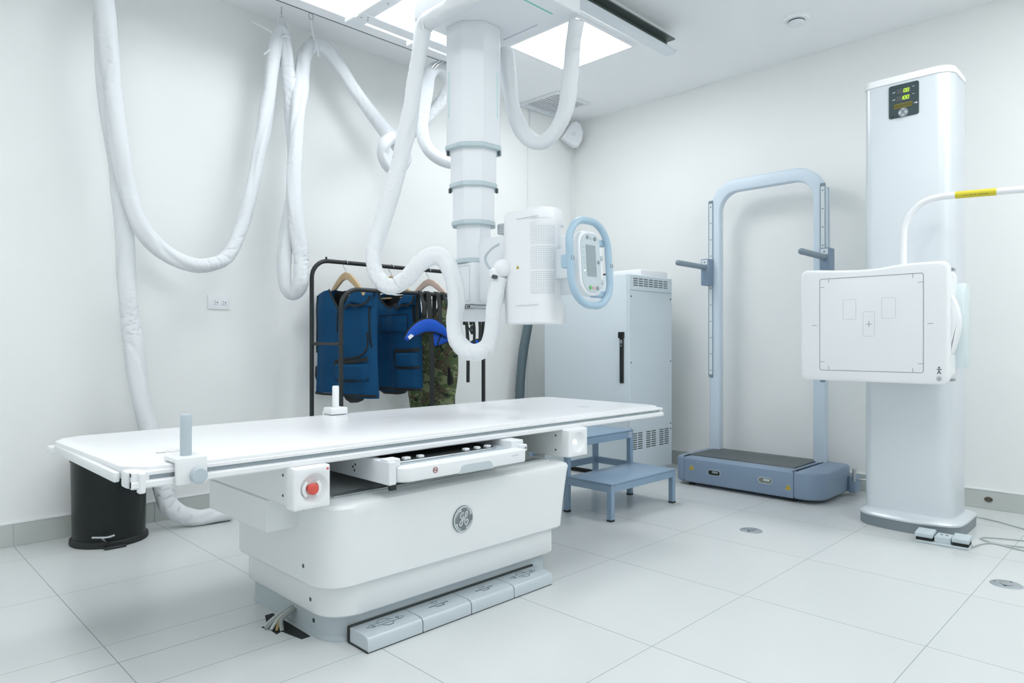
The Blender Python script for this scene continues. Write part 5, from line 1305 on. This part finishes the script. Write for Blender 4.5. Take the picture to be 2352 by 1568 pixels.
# ---- foot switch by the stand and its cord
t = thing('foot_switch', 'grey double foot switch on the floor in front of the wall stand', 'foot switch', (3.66, .83, 0))
R = Matrix.Translation((3.668, .828, 0)) @ Matrix.Rotation(math.radians(3), 4, 'Z')
link('base', box(new(), -.045, .05, -.108, .108, .0, .012, .003, 1, M=R), M_CONS, t)
link('middle_block', box(new(), -.038, .048, -.036, .030, .010, .040, .003, 1, M=R), M_CONS, t)
for ya_, yb_ in ((-.108, -.040), (.034, .108)):
    link('pedal', box(new(), -.045, .046, ya_, yb_, .030, .050, .004, 2, M=R @ Matrix.Rotation(math.radians(-4), 4, 'Y')), M_CONS, t)
    link('gap_shade', box(new(), -.040, .044, ya_ + .004, yb_ - .004, .011, .034, 0, 1, M=R), M_DARK, t)  # near-black block painting the shade in the space under the pedal
bm = new()
for y in (-.013, .008): cyl(bm, (.01, y, .0395), .005, .002, 'z', 10, M=R)
link('screw', bm, M_SCREW, t)
bm = new(); sweep(bm, [(3.69, .72, .006), (3.78, .70, .004), (3.83, .66, .004), (3.80, .55, .004), (3.78, .40, .004), (3.86, .30, .004), (3.98, .38, .004), (3.99, .55, .004), (3.93, .70, .004), (3.88, .72, .004), (3.84, .64, .004), (3.87, .5, .004), (3.90, .2, .004)], .0035, 8, .02)
tag(link('switch_cord', bm, M_CABLEW, None), 'pale grey cord coiled on the floor beside the foot switch', 'cord')
bm = new(); sweep(bm, [(4.16, .95, .005), (4.33, .86, .005), (4.32, .75, .005), (4.25, .63, .005), (4.18, .52, .005), (4.10, .3, .005)], .0035, 8, .02)
tag(link('floor_cable', bm, M_CABLEW, None), 'thin grey cord running along the floor behind the wall stand', 'cord')

# ---- round floor sockets
def floor_socket(x, y, label, cp=None):
    t = thing('floor_socket', label, 'floor socket', (x, y, 0), 'round steel floor sockets')
    bm = new(); lathe(bm, [(0, .003), (.050, .003), (.055, .0)], (x, y, 0), 'z', 36); pl_ = link('plate', bm, mat('socket_plate', (.42, .47, .50), .4, metal=.5), t)
    bm = new(); lathe(bm, [(.020, .003), (.021, .0045), (.0, .0045)], (x, y, 0), 'z', 24); link('cap', bm, M_STEEL, pl_)
    bm = new(); box(bm, x - .033, x - .022, y - .006, y + .006, .003, .0042); box(bm, x + .034, x + .040, y - .012, y - .006, .003, .004); box(bm, x + .0, x + .006, y + .036, y + .041, .003, .004); link('slot', bm, M_SCREW, pl_)
    return t
fs = floor_socket(3.252, 1.565, 'round steel floor socket between the step stool and the wall stand')
dup(fs, (-.021, -1.048, 0), 'round steel floor socket at the right edge, in front of the foot switch')

# ================================================================== CAMERA, WORLD, VIEW
cam = bpy.data.cameras.new('camera'); cam.lens = 24.0; cam.sensor_width = 36.0; cam.sensor_fit = 'HORIZONTAL'; cam.clip_start = .05
co = bpy.data.objects.new('camera', cam); COL.objects.link(co)
co.location = (0, 0, 0.943); co.rotation_euler = (math.radians(90), 0, math.radians(-45))
scene.camera = co
w = bpy.data.worlds.new('world'); scene.world = w; w.use_nodes = True
w.node_tree.nodes['Background'].inputs['Color'].default_value = (.8, .9, 1, 1)
w.node_tree.nodes['Background'].inputs['Strength'].default_value = 0.0
vs = scene.view_settings
scene.display_settings.display_device = 'sRGB'
vs.view_transform = 'Standard'; vs.look = 'None'; vs.exposure = 0.0; vs.gamma = 1.0; vs.use_curve_mapping = False
scene.cycles.max_bounces = 8; scene.cycles.diffuse_bounces = 6; scene.cycles.adaptive_threshold = 0.02
